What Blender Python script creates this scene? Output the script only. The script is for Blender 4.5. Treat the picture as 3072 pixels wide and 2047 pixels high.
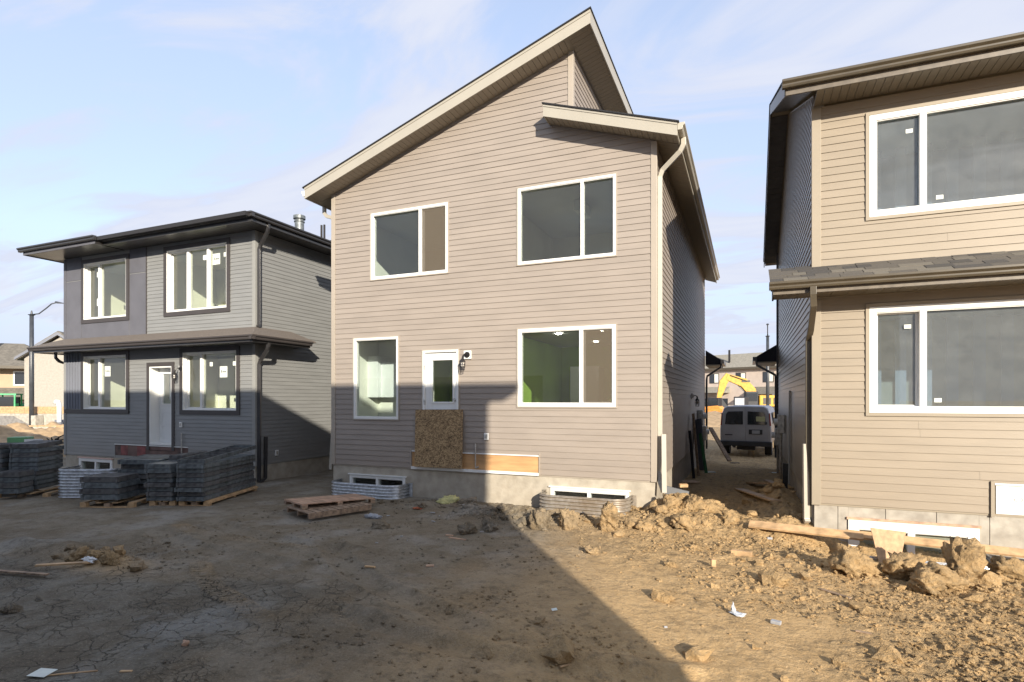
import bpy, math, random
import numpy as np
from mathutils import Vector, Matrix
R = math.radians
random.seed(7); RNG = np.random.default_rng(11)
scene = bpy.context.scene
for o in list(bpy.data.objects): bpy.data.objects.remove(o)
C = bpy.data.collections.new('Scene'); scene.collection.children.link(C)

# ---------------------------------------------------------------- camera
CZ = 2.1; YAW = R(22.7)
cam = bpy.data.cameras.new('camera'); camo = bpy.data.objects.new('camera', cam); C.objects.link(camo)
cam.sensor_width = 36; cam.lens = 19.805; cam.shift_y = 0.0571; cam.clip_start = .05; cam.clip_end = 4000
camo.location = (0, 0, CZ); camo.rotation_euler = (R(90), 0, YAW)
scene.camera = camo

# ---------------------------------------------------------------- light
SUN_EL = R(19.0); SUN_TO = R(36.9)                    # the light travels towards (-sin, cos)
ltr = Vector((-math.sin(SUN_TO)*math.cos(SUN_EL), math.cos(SUN_TO)*math.cos(SUN_EL), -math.sin(SUN_EL)))
sl = bpy.data.lights.new('sun', 'SUN'); so = bpy.data.objects.new('sun', sl); C.objects.link(so)
sl.energy = 3.65; sl.angle = R(0.53); sl.color = (1.0, .905, .765)
so.rotation_euler = ltr.to_track_quat('-Z', 'Y').to_euler()
w = bpy.data.worlds.new('World'); scene.world = w; w.use_nodes = True
wn = w.node_tree.nodes; wl = w.node_tree.links; wn.clear()
def N(t, nodes=wn, **kw):
    n = nodes.new(t)
    for k, v in kw.items(): setattr(n, k, v)
    return n
out = N('ShaderNodeOutputWorld'); bg = N('ShaderNodeBackground'); bg.inputs[1].default_value = .15
sky = N('ShaderNodeTexSky', sky_type='NISHITA', sun_disc=False)
sky.sun_elevation = SUN_EL
sky.sun_rotation = math.atan2(-ltr.x, -ltr.y)         # azimuth of the sun clockwise from +Y
sky.air_density = 1.0; sky.dust_density = .9; sky.ozone_density = 1.2
tc = N('ShaderNodeTexCoord'); sep = N('ShaderNodeSeparateXYZ'); wl.new(tc.outputs['Generated'], sep.inputs[0])
def M(op, a, b=None, c=None, nodes=wn, links=wl, clamp=False):
    n = nodes.new('ShaderNodeMath'); n.operation = op; n.use_clamp = clamp
    for i, v in enumerate((a, b, c)):
        if v is None: continue
        if isinstance(v, (int, float)): n.inputs[i].default_value = v
        else: links.new(v, n.inputs[i])
    return n.outputs[0]
zc = M('MAXIMUM', sep.outputs[2], 0.0)
den = M('ADD', zc, .16)
comb = N('ShaderNodeCombineXYZ')
wl.new(M('DIVIDE', sep.outputs[0], den), comb.inputs[0]); wl.new(M('DIVIDE', sep.outputs[1], den), comb.inputs[1])
mp = N('ShaderNodeMapping'); mp.inputs['Rotation'].default_value = (0, 0, R(-30)); mp.inputs['Scale'].default_value = (.9, 2.3, 1); mp.inputs['Location'].default_value = (3.1, 1.4, 0)
wl.new(comb.outputs[0], mp.inputs[0])
n1 = N('ShaderNodeTexNoise'); n1.inputs['Scale'].default_value = .95; n1.inputs['Detail'].default_value = 9; n1.inputs['Roughness'].default_value = .56; n1.inputs['Distortion'].default_value = 1.1
wl.new(mp.outputs[0], n1.inputs[0])
r1 = N('ShaderNodeMapRange'); r1.inputs[1].default_value = .42; r1.inputs[2].default_value = .66; r1.interpolation_type = 'SMOOTHSTEP'; wl.new(n1.outputs[0], r1.inputs[0])
n2 = N('ShaderNodeTexNoise'); n2.inputs['Scale'].default_value = 5.5; n2.inputs['Detail'].default_value = 7; n2.inputs['Roughness'].default_value = .55
mp2 = N('ShaderNodeMapping'); mp2.inputs['Scale'].default_value = (1, 1, 2.6); wl.new(tc.outputs['Generated'], mp2.inputs[0]); wl.new(mp2.outputs[0], n2.inputs[0])
r2 = N('ShaderNodeMapRange'); r2.inputs[1].default_value = .50; r2.inputs[2].default_value = .60; r2.interpolation_type = 'SMOOTHSTEP'; wl.new(n2.outputs[0], r2.inputs[0])
low = N('ShaderNodeMapRange'); low.inputs[1].default_value = .22; low.inputs[2].default_value = .13; low.interpolation_type = 'SMOOTHSTEP'; wl.new(sep.outputs[2], low.inputs[0])
cum = M('MULTIPLY', r2.outputs[0], low.outputs[0])
zb = N('ShaderNodeMapRange'); zb.inputs[1].default_value = .40; zb.inputs[2].default_value = .95; zb.inputs[3].default_value = .66; zb.inputs[4].default_value = .30; wl.new(sep.outputs[2], zb.inputs[0])
veil = M('ADD', M('MULTIPLY', r1.outputs[0], .56), zb.outputs[0])
hz = N('ShaderNodeMapRange'); hz.inputs[1].default_value = .62; hz.inputs[2].default_value = 0.0; hz.interpolation_type = 'SMOOTHSTEP'; wl.new(sep.outputs[2], hz.inputs[0])
mixc = M('MAXIMUM', M('MAXIMUM', veil, M('MULTIPLY', hz.outputs[0], .97)), 0, clamp=True)
mix = N('ShaderNodeMix', data_type='RGBA'); wl.new(mixc, mix.inputs[0]); wl.new(sky.outputs[0], mix.inputs[6]); mix.inputs[7].default_value = (1.90, 2.10, 2.72, 1)
mxc = N('ShaderNodeMix', data_type='RGBA'); wl.new(M('MAXIMUM', M('MULTIPLY', cum, .85), M('MULTIPLY', r1.outputs[0], .85)), mxc.inputs[0]); wl.new(mix.outputs[2], mxc.inputs[6]); mxc.inputs[7].default_value = (2.34, 2.46, 2.80, 1)
wl.new(mxc.outputs[2], bg.inputs[0]); wl.new(bg.outputs[0], out.inputs[0])
scene.view_settings.view_transform = 'Standard'; scene.view_settings.look = 'None'; scene.view_settings.gamma = 1; scene.view_settings.use_curve_mapping = False
scene.view_settings.exposure = 1.2
scene.render.engine = 'CYCLES'
scene.cycles.use_denoising = True; scene.cycles.max_bounces = 7; scene.cycles.diffuse_bounces = 4; scene.cycles.transparent_max_bounces = 12
scene.cycles.sample_clamp_indirect = 4

# ---------------------------------------------------------------- helpers
def srgb(r, g, b):
    f = lambda c: (c/255/12.92) if c/255 <= .04045 else ((c/255+.055)/1.055)**2.4
    return (f(r), f(g), f(b), 1)
class MB:
    def __init__(s): s.v = []; s.f = []
    def add(s, vs, fs):
        n = len(s.v); s.v += [tuple(p) for p in vs]; s.f += [tuple(i+n for i in f) for f in fs]; return s
    def box(s, x0, x1, y0, y1, z0, z1):
        if x0 > x1: x0, x1 = x1, x0
        if y0 > y1: y0, y1 = y1, y0
        if z0 > z1: z0, z1 = z1, z0
        return s.add([(x0,y0,z0),(x1,y0,z0),(x1,y1,z0),(x0,y1,z0),(x0,y0,z1),(x1,y0,z1),(x1,y1,z1),(x0,y1,z1)], BOXF)
    def hexa(s, p): return s.add(p, BOXF)                     # 8 corners, bottom 4 then top 4
    def prism(s, pts, ext):                                    # planar polygon extruded by a vector
        n = len(pts); e = Vector(ext); vs = [Vector(p) for p in pts]; vs += [p+e for p in vs]
        return s.add(vs, [tuple(range(n))[::-1], tuple(range(n, 2*n))] + [(i, (i+1) % n, n+(i+1) % n, n+i) for i in range(n)])
    def tube(s, path, r, k=8, sx=1, sy=1, cap=True, rect=False):
        P = [Vector(p) for p in path]; base = len(s.v); up0 = Vector((0, 0, 1))
        rr = r if isinstance(r, (list, tuple)) else [r]*len(P)
        if rect: angs = [R(45), R(135), R(225), R(315)]; k = 4
        else: angs = [2*math.pi*i/k for i in range(k)]
        prev = None
        for i, p in enumerate(P):
            d = (P[min(i+1, len(P)-1)] - P[max(i-1, 0)]).normalized()
            if prev is None:
                a = d.cross(up0)
                if a.length < .1: a = d.cross(Vector((0, 1, 0)))
                a.normalize()
            else: a = (prev - d*prev.dot(d)).normalized()
            b = d.cross(a).normalized(); prev = a
            for t in angs:
                q = p + (a*math.cos(t)*sx + b*math.sin(t)*sy)*rr[i]*(1.4142 if rect else 1)
                s.v.append(tuple(q))
        for i in range(len(P)-1):
            for j in range(k):
                s.f.append((base+i*k+j, base+i*k+(j+1) % k, base+(i+1)*k+(j+1) % k, base+(i+1)*k+j))
        if cap:
            s.f.append(tuple(base+j for j in range(k))[::-1]); s.f.append(tuple(base+(len(P)-1)*k+j for j in range(k)))
        return s
    def lathe(s, prof, c, k=20):                              # (r, z) about a vertical axis
        base = len(s.v)
        for r, z in prof:
            for j in range(k): s.v.append((c[0]+r*math.cos(2*math.pi*j/k), c[1]+r*math.sin(2*math.pi*j/k), c[2]+z))
        for i in range(len(prof)-1):
            for j in range(k): s.f.append((base+i*k+j, base+i*k+(j+1) % k, base+(i+1)*k+(j+1) % k, base+(i+1)*k+j))
        s.f.append(tuple(base+j for j in range(k))[::-1]); s.f.append(tuple(base+(len(prof)-1)*k+j for j in range(k)))
        return s
    def mesh(s, name, mat, smooth=False):
        me = bpy.data.meshes.new(name); me.from_pydata(s.v, [], s.f)
        me.update()
        import bmesh
        bm = bmesh.new(); bm.from_mesh(me); bmesh.ops.recalc_face_normals(bm, faces=bm.faces); bm.to_mesh(me); bm.free()
        if mat: me.materials.append(mat)
        if smooth: me.shade_smooth()
        return me
    def build(s, name, mat, parent=None, smooth=False, loc=None, rot=None, bevel=0):
        o = bpy.data.objects.new(name, s.mesh(name, mat, smooth)); C.objects.link(o)
        if parent: hang(o, parent)
        if loc: o.location = loc
        if rot: o.rotation_euler = rot
        if bevel:
            b = o.modifiers.new('bevel', 'BEVEL'); b.width = bevel; b.segments = 2; b.limit_method = 'ANGLE'
        return o
WORLD_BUILT = set()                                            # things whose parts are modelled in world coordinates
def hang(o, parent):
    o.parent = parent
    if parent.name in WORLD_BUILT: o.matrix_parent_inverse = Matrix.Translation(-Vector(parent.location))
BOXF = [(0,3,2,1),(4,5,6,7),(0,1,5,4),(1,2,6,5),(2,3,7,6),(3,0,4,7)]
def tag(o, label=None, cat=None, group=None, kind=None):
    if label: o['label'] = label
    if cat: o['category'] = cat
    if group: o['group'] = group
    if kind: o['kind'] = kind
    return o
def empty(name, loc=(0,0,0), label=None, cat=None, group=None, rz=0, rot=None):
    o = bpy.data.objects.new(name, None); C.objects.link(o); o.location = loc; o.rotation_euler = rot or (0, 0, rz)
    o.empty_display_size = .2
    return tag(o, label, cat, group)
def inst(me, name, parent=None, loc=(0,0,0), rot=(0,0,0), scale=None):
    o = bpy.data.objects.new(name, me); C.objects.link(o); o.location = loc; o.rotation_euler = rot
    if parent: hang(o, parent)
    if scale: o.scale = scale
    return o
def wempty(*a, **k):
    o = empty(*a, **k); WORLD_BUILT.add(o.name); return o
def copy_tree(o, parent=None):
    c = o.copy(); C.objects.link(c); c.parent = parent
    for ch in [x for x in list(C.objects) if x.parent == o]: copy_tree(ch, c)
    return c
def at(x, y, Z):                                              # photograph pixel (3072 wide) and distance in metres -> a place in the world
    u = (x-1536)/1690; v = -(y-1199)/1690
    return Vector((Z*(-math.sin(YAW)+u*math.cos(YAW)), Z*(math.cos(YAW)+u*math.sin(YAW)), CZ+v*Z))

# ---------------------------------------------------------------- materials
def mat(name, col, rough=.6, metal=0, nscale=0, var=.06, bump=0, bscale=40, stretch=(1,1,1), spec=.5, col2=None, detail=5, dirt=0):
    m = bpy.data.materials.new(name); m.use_nodes = True; nt = m.node_tree; nd = nt.nodes; lk = nt.links
    b = nd['Principled BSDF']; b.inputs['Roughness'].default_value = rough; b.inputs['Metallic'].default_value = metal
    b.inputs['Specular IOR Level'].default_value = spec
    b.inputs['Base Color'].default_value = col
    tcn = nd.new('ShaderNodeTexCoord'); mpn = nd.new('ShaderNodeMapping'); mpn.inputs['Scale'].default_value = stretch
    lk.new(tcn.outputs['Object'], mpn.inputs[0])
    last = None
    if nscale or var:
        n = nd.new('ShaderNodeTexNoise'); n.inputs['Scale'].default_value = nscale or 3; n.inputs['Detail'].default_value = detail
        lk.new(mpn.outputs[0], n.inputs[0])
        mx = nd.new('ShaderNodeMix'); mx.data_type = 'RGBA'
        c2 = col2 or tuple(c*(1-var*2.4) for c in col[:3])+(1,)
        c1 = col if col2 else tuple(min(1, c*(1+var)) for c in col[:3])+(1,)
        mx.inputs[6].default_value = c1; mx.inputs[7].default_value = c2
        rr = nd.new('ShaderNodeMapRange'); rr.inputs[1].default_value = .35; rr.inputs[2].default_value = .68
        lk.new(n.outputs[0], rr.inputs[0]); lk.new(rr.outputs[0], mx.inputs[0]); last = mx.outputs[2]
        oi = nd.new('ShaderNodeObjectInfo'); hs = nd.new('ShaderNodeHueSaturation')
        lk.new(last, hs.inputs['Color']); v = nd.new('ShaderNodeMapRange'); v.inputs[3].default_value = 1-var*.5; v.inputs[4].default_value = 1+var*.5
        lk.new(oi.outputs['Random'], v.inputs[0]); lk.new(v.outputs[0], hs.inputs['Value']); last = hs.outputs[0]
        if dirt:
            g = nd.new('ShaderNodeTexNoise'); g.inputs['Scale'].default_value = 1.3; g.inputs['Detail'].default_value = 8; g.inputs['Roughness'].default_value = .7
            gp = nd.new('ShaderNodeNewGeometry'); lk.new(gp.outputs['Position'], g.inputs[0])
            sp = nd.new('ShaderNodeSeparateXYZ'); lk.new(gp.outputs['Position'], sp.inputs[0])
            hz_ = nd.new('ShaderNodeMapRange'); hz_.inputs[1].default_value = 1.5; hz_.inputs[2].default_value = .2; lk.new(sp.outputs[2], hz_.inputs[0])
            q = M('MULTIPLY', M('ADD', hz_.outputs[0], .12, nodes=nd, links=lk), M('MULTIPLY', g.outputs[0], dirt, nodes=nd, links=lk), nodes=nd, links=lk, clamp=True)
            m2 = nd.new('ShaderNodeMix'); m2.data_type = 'RGBA'; lk.new(q, m2.inputs[0]); lk.new(last, m2.inputs[6]); m2.inputs[7].default_value = (.26, .19, .12, 1); last = m2.outputs[2]
        lk.new(last, b.inputs['Base Color'])
    if bump:
        n = nd.new('ShaderNodeTexNoise'); n.inputs['Scale'].default_value = bscale; n.inputs['Detail'].default_value = 6
        lk.new(mpn.outputs[0], n.inputs[0]); bp = nd.new('ShaderNodeBump'); bp.inputs['Strength'].default_value = bump; bp.inputs['Distance'].default_value = .01
        lk.new(n.outputs[0], bp.inputs['Height']); lk.new(bp.outputs[0], b.inputs['Normal'])
    return m
MT = {}
MT['taupe'] = mat('taupe_vinyl', (.290, .250, .214, 1), .5, nscale=1.4, var=.035, bump=.12, bscale=6, stretch=(1, 1, 5), dirt=.35)
MT['taupe_trim'] = mat('taupe_trim', (.36, .315, .26, 1), .45, nscale=2, var=.02, dirt=.2)
MT['fascia'] = mat('tan_fascia', (.36, .335, .28, 1), .4, nscale=2, var=.02)
MT['soffit'] = mat('taupe_soffit', (.27, .235, .185, 1), .5, nscale=2, var=.05)
MT['gutter_tan'] = mat('tan_gutter', (.40, .37, .31, 1), .35, nscale=2, var=.03)
MT['grey_vinyl'] = mat('grey_vinyl', (.212, .216, .212, 1), .5, nscale=1.4, var=.035, bump=.12, bscale=6, stretch=(1, 1, 5), dirt=.3)
MT['grey_trim'] = mat('grey_trim', (.26, .26, .245, 1), .5, nscale=2, var=.02)
MT['panel'] = mat('slate_panel', (.11, .11, .125, 1), .55, nscale=2, var=.05)
MT['dark_trim'] = mat('dark_brown_trim', (.055, .048, .046, 1), .5, nscale=2, var=.05)
MT['black_metal'] = mat('black_gutter_metal', (.035, .033, .033, 1), .28, metal=.0, nscale=3, var=.05, spec=.7)
MT['black_soffit'] = mat('dark_soffit', (.085, .08, .078, 1), .3, nscale=3, var=.08, spec=.6)
MT['tan_vinyl'] = mat('warm_tan_vinyl', (.275, .228, .168, 1), .5, nscale=1.4, var=.03, bump=.12, bscale=6, stretch=(1, 1, 5), dirt=.35)
MT['tan_trim'] = mat('warm_tan_trim', (.30, .255, .19, 1), .5, nscale=2, var=.02)
MT['tan_side'] = mat('brown_side_vinyl', (.23, .195, .155, 1), .3, nscale=1.4, var=.05, bump=.12, bscale=6, stretch=(1, 5, 1))
MT['brown_gutter'] = mat('bronze_gutter', (.085, .07, .048, 1), .3, nscale=4, var=.05, spec=.6)
MT['brown_fascia'] = mat('bronze_fascia', (.15, .125, .095, 1), .4, nscale=9, var=.12)
MT['brown_soffit'] = mat('bronze_soffit', (.165, .14, .105, 1), .35, nscale=3, var=.06)
MT['white'] = mat('white_vinyl_frame', (.74, .74, .71, 1), .35, nscale=3, var=.015)
MT['white_door'] = mat('white_door_paint', (.72, .73, .72, 1), .4, nscale=3, var=.02)
MT['drywall'] = mat('white_drywall', (.78, .77, .68, 1), .8, nscale=1, var=.04)
MT['green_wall'] = mat('green_painted_wall', (.26, .40, .06, 1), .8, nscale=1, var=.06)
MT['greygreen'] = mat('sage_wall', (.30, .40, .13, 1), .8, nscale=1, var=.05)
MT['greige'] = mat('greige_room_wall', (.30, .30, .24, 1), .8, nscale=1, var=.04)
MT['sheet'] = mat('pale_hanging_sheet', (.27, .30, .33, 1), .8, nscale=1, var=.04)
MT['sheet_room'] = mat('dim_room_wall', (.22, .25, .28, 1), .8, nscale=1, var=.04)
MT['floor'] = mat('plywood_floor', (.35, .27, .17, 1), .7, nscale=4, var=.1)
MT['ceiling'] = mat('white_ceiling', (.60, .60, .57, 1), .9, nscale=2, var=.02)
MT['foundation'] = mat('parged_concrete', (.42, .39, .325, 1), .85, nscale=5, var=.10, bump=.35, bscale=30, detail=9, dirt=.6)
MT['concrete'] = mat('form_cast_concrete', (.42, .40, .35, 1), .8, nscale=6, var=.12, bump=.3, bscale=22, detail=10, dirt=.5)
MT['shingle'] = mat('grey_brown_shingle', (.115, .102, .085, 1), .9, nscale=60, var=.25, bump=.6, bscale=160)
MT['shingle_dark'] = mat('dark_shingle', (.022, .022, .026, 1), .9, nscale=50, var=.2, bump=.5, bscale=120)
MT['shingle_taupe'] = mat('brown_taupe_shingle', (.14, .118, .10, 1), .9, nscale=50, var=.16, bump=.6, bscale=140)
MT['galv'] = mat('galvanised_steel', (.66, .68, .70, 1), .3, metal=.75, nscale=14, var=.12, detail=8)
MT['galv_dull'] = mat('weathered_galvanised_steel', (.60, .60, .57, 1), .45, metal=.55, nscale=14, var=.16, detail=8, dirt=1.2)
MT['form'] = mat('form_panel_steel', (.150, .168, .175, 1), .42, metal=.25, nscale=9, var=.22, bump=.15, bscale=25, detail=9)
MT['form2'] = mat('form_panel_dusty', (.122, .120, .118, 1), .55, metal=.15, nscale=9, var=.22, bump=.15, bscale=25, detail=9)
MT['pine'] = mat('fresh_pine', (.52, .34, .18, 1), .65, nscale=9, var=.14, stretch=(1, 1, 1), bump=.2, bscale=60, detail=8)
MT['pine_pink'] = mat('pinkish_pine', (.47, .30, .20, 1), .65, nscale=11, var=.14, stretch=(1, .25, 1), bump=.2, bscale=60, detail=8)
MT['oldwood'] = mat('weathered_pallet_wood', (.30, .21, .14, 1), .8, nscale=14, var=.2, bump=.3, bscale=60, detail=8)
MT['plywood'] = mat('orange_plywood', (.52, .30, .135, 1), .65, nscale=5, var=.12, stretch=(.3, 1, 2), detail=8)
MT['ply_brown'] = mat('stained_brown_plywood', (.115, .065, .052, 1), .6, nscale=3, var=.3, detail=6)
MT['redply'] = mat('red_stained_board', (.20, .05, .045, 1), .6, nscale=5, var=.2)
MT['black_iron'] = mat('lantern_black_metal', (.02, .018, .017, 1), .4, nscale=5, var=.1)
MT['bulb'] = mat('clear_lantern_glass', (.75, .72, .66, 1), .12, var=0)
MT['pole'] = mat('charcoal_pole_paint', (.045, .05, .058, 1), .4, nscale=4, var=.1, spec=.6)
MT['sticker'] = mat('white_paper_sticker', (.68, .72, .66, 1), .7, nscale=20, var=.03)
MT['ink'] = mat('dark_print', (.04, .045, .05, 1), .6, var=0)
MT['plastic_white'] = mat('white_plastic', (.75, .75, .73, 1), .4, nscale=9, var=.02)
MT['foil'] = mat('clear_plastic_wrap', (.55, .58, .62, 1), .18, nscale=20, var=.1)
MT['membrane'] = mat('white_house_wrap', (.80, .79, .74, 1), .6, nscale=2, var=.05, bump=.5, bscale=5)
MT['yellowbag'] = mat('pale_yellow_sack', (.50, .46, .20, 1), .75, nscale=9, var=.12, bump=.4, bscale=18)
MT['orange_net'] = mat('orange_netting', (.42, .12, .05, 1), .8, nscale=18, var=.3)
MT['yellow'] = mat('machine_yellow', (.58, .32, .03, 1), .4, nscale=3, var=.12)
MT['orange'] = mat('machine_orange', (.68, .28, .06, 1), .45, nscale=3, var=.12)
MT['green_mach'] = mat('machine_green', (.10, .46, .20, 1), .4, nscale=3, var=.12)
MT['box_green'] = mat('utility_box_green', (.13, .32, .14, 1), .5, nscale=3, var=.06)
MT['rubber'] = mat('black_rubber', (.02, .02, .02, 1), .8, nscale=8, var=.2)
MT['darkglass'] = mat('dark_window_glass', (.02, .024, .028, 1), .06, var=0, spec=.9)
MT['van'] = mat('silver_white_van_paint', (.33, .34, .37, 1), .3, nscale=1.5, var=.06, spec=.6, dirt=.5)
MT['van_plastic'] = mat('van_black_plastic', (.025, .026, .03, 1), .55, nscale=6, var=.1)
MT['tail'] = mat('red_tail_lens', (.22, .02, .015, 1), .2, var=0, spec=.7)
MT['chrome'] = mat('pale_plate', (.35, .36, .38, 1), .3, nscale=5, var=.1)
MT['stucco'] = mat('grey_beige_stucco', (.34, .315, .275, 1), .9, nscale=8, var=.05, bump=.2, bscale=60)
MT['beige'] = mat('beige_far_siding', (.40, .30, .20, 1), .8, nscale=1, var=.04)
MT['pink_beige'] = mat('pale_pink_far_siding', (.50, .42, .36, 1), .8, nscale=1, var=.04)
MT['blue_grey'] = mat('blue_grey_far_siding', (.17, .18, .21, 1), .8, nscale=1, var=.05)
MT['far_shingle'] = mat('far_shingle', (.16, .145, .12, 1), .9, nscale=3, var=.12)
MT['far_shingle_pale'] = mat('pale_far_shingle', (.27, .25, .205, 1), .9, nscale=3, var=.08)
MT['red'] = mat('faded_red_board', (.55, .22, .18, 1), .6, nscale=4, var=.15)
MT['bark'] = mat('dark_root_bark', (.035, .028, .022, 1), .9, nscale=20, var=.2)
MT['clay_pile'] = mat('dry_tan_clay', (.43, .30, .17, 1), .95, nscale=4, var=.12, bump=.6, bscale=9, detail=10)
MT['green_strip'] = mat('green_painted_board', (.06, .20, .09, 1), .6, nscale=5, var=.1)
MT['linear'] = mat('grey_gravel_lane', (.22, .21, .20, 1), .95, nscale=6, var=.1)

def emissive(name, col, s):
    m = bpy.data.materials.new(name); m.use_nodes = True; nd = m.node_tree.nodes
    b = nd['Principled BSDF']; b.inputs['Emission Color'].default_value = col; b.inputs['Emission Strength'].default_value = s; return m
MT['potlight'] = emissive('lit_pot_light', (1, .93, .8, 1), 45)
def glass(name, tint, ior=1.5, refl=1.0, dust=.03):
    m = bpy.data.materials.new(name); m.use_nodes = True; nt = m.node_tree; nd = nt.nodes; lk = nt.links; nd.clear()
    o = nd.new('ShaderNodeOutputMaterial'); t = nd.new('ShaderNodeBsdfTransparent'); t.inputs[0].default_value = tint
    g = nd.new('ShaderNodeBsdfGlossy'); g.inputs['Roughness'].default_value = .015
    fr = nd.new('ShaderNodeFresnel'); fr.inputs[0].default_value = ior
    tcn = nd.new('ShaderNodeTexCoord'); n = nd.new('ShaderNodeTexNoise'); n.inputs['Scale'].default_value = 1.1; n.inputs['Detail'].default_value = 2
    lk.new(tcn.outputs['Object'], n.inputs[0]); bp = nd.new('ShaderNodeBump'); bp.inputs['Strength'].default_value = .025; bp.inputs['Distance'].default_value = .02
    lk.new(n.outputs[0], bp.inputs['Height']); lk.new(bp.outputs[0], g.inputs['Normal'])
    mx = nd.new('ShaderNodeMixShader'); gm = nd.new('ShaderNodeNewGeometry'); lk.new(M('MULTIPLY', M('MULTIPLY', fr.outputs[0], refl, nodes=nd, links=lk, clamp=True), M('SUBTRACT', 1.0, gm.outputs['Backfacing'], nodes=nd, links=lk), nodes=nd, links=lk), mx.inputs[0]); lk.new(t.outputs[0], mx.inputs[1]); lk.new(g.outputs[0], mx.inputs[2])
    d = nd.new('ShaderNodeBsdfDiffuse'); d.inputs[0].default_value = (.5, .5, .46, 1)
    n3 = nd.new('ShaderNodeTexNoise'); n3.inputs['Scale'].default_value = 3.5; n3.inputs['Detail'].default_value = 9; n3.inputs['Roughness'].default_value = .7; lk.new(tcn.outputs['Object'], n3.inputs[0])
    rg = nd.new('ShaderNodeMapRange'); rg.inputs[1].default_value = .4; rg.inputs[2].default_value = .8; rg.inputs[3].default_value = dust*.85; rg.inputs[4].default_value = dust*1.35; lk.new(n3.outputs[0], rg.inputs[0])
    m2 = nd.new('ShaderNodeMixShader'); lk.new(rg.outputs[0], m2.inputs[0]); lk.new(mx.outputs[0], m2.inputs[1]); lk.new(d.outputs[0], m2.inputs[2]); lk.new(m2.outputs[0], o.inputs[0])
    return m
MT['glass'] = glass('window_glass', (.88, .92, .91, 1), 1.5, 1.9, .022)
def screen_mat():
    m = bpy.data.materials.new('insect_mesh'); m.use_nodes = True; nd = m.node_tree.nodes; lk = m.node_tree.links; nd.clear()
    o = nd.new('ShaderNodeOutputMaterial'); t = nd.new('ShaderNodeBsdfTransparent'); d = nd.new('ShaderNodeBsdfDiffuse'); d.inputs[0].default_value = (.155, .13, .10, 1)
    mx = nd.new('ShaderNodeMixShader'); mx.inputs[0].default_value = .52; lk.new(t.outputs[0], mx.inputs[1]); lk.new(d.outputs[0], mx.inputs[2]); lk.new(mx.outputs[0], o.inputs[0]); return m
MT['screen'] = screen_mat()
MT['glass_film'] = glass('filmed_window_glass', (.92, .95, .91, 1), 1.5, 1.7, .045)
MT['glass_dusty'] = glass('dusty_window_glass', (.80, .88, .93, 1), 1.5, 2.8, .11)

# OSB: short strands laid every way
def osb(name):
    m = bpy.data.materials.new(name); m.use_nodes = True; nt = m.node_tree; nd = nt.nodes; lk = nt.links; b = nd['Principled BSDF']; b.inputs['Roughness'].default_value = .75
    tcn = nd.new('ShaderNodeTexCoord'); n0 = nd.new('ShaderNodeTexNoise'); n0.inputs['Scale'].default_value = 5; lk.new(tcn.outputs['Object'], n0.inputs[0])
    va = nd.new('ShaderNodeVectorMath'); va.operation = 'MULTIPLY_ADD'; va.inputs[1].default_value = (.05, .05, .05); lk.new(n0.outputs['Color'], va.inputs[0]); lk.new(tcn.outputs['Object'], va.inputs[2])
    prev = None
    for i, (rz, sc) in enumerate(((18, (20, 20, 80)), (-34, (21, 21, 88)), (70, (18, 18, 76)))):
        mp_ = nd.new('ShaderNodeMapping'); rt = nd.new('ShaderNodeMapping'); rt.inputs['Rotation'].default_value = (0, R(rz), 0); lk.new(va.outputs[0], rt.inputs[0]); mp_.inputs['Scale'].default_value = sc; lk.new(rt.outputs[0], mp_.inputs[0])
        v = nd.new('ShaderNodeTexVoronoi'); v.inputs['Scale'].default_value = 1.0; lk.new(mp_.outputs[0], v.inputs[0])
        s_ = nd.new('ShaderNodeSeparateColor'); lk.new(v.outputs['Color'], s_.inputs[0])
        prev = s_.outputs[0] if prev is None else M('ADD', prev, M('MULTIPLY', s_.outputs[0], .8, nodes=nd, links=lk), nodes=nd, links=lk)
    cr = nd.new('ShaderNodeValToRGB'); e = cr.color_ramp.elements
    e[0].position = .25; e[0].color = (.075, .045, .02, 1); e[1].position = .95; e[1].color = (.44, .31, .16, 1)
    k = cr.color_ramp.elements.new(.55); k.color = (.24, .155, .075, 1)
    lk.new(M('DIVIDE', prev, 2.2, nodes=nd, links=lk), cr.inputs[0]); lk.new(cr.outputs[0], b.inputs['Base Color'])
    return m
MT['osb'] = osb('weathered_osb')
MT['osb2'] = mat('smooth_osb_offcut', (.47, .30, .165, 1), .7, nscale=16, var=.12, bump=.2, bscale=50, detail=8)

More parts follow.
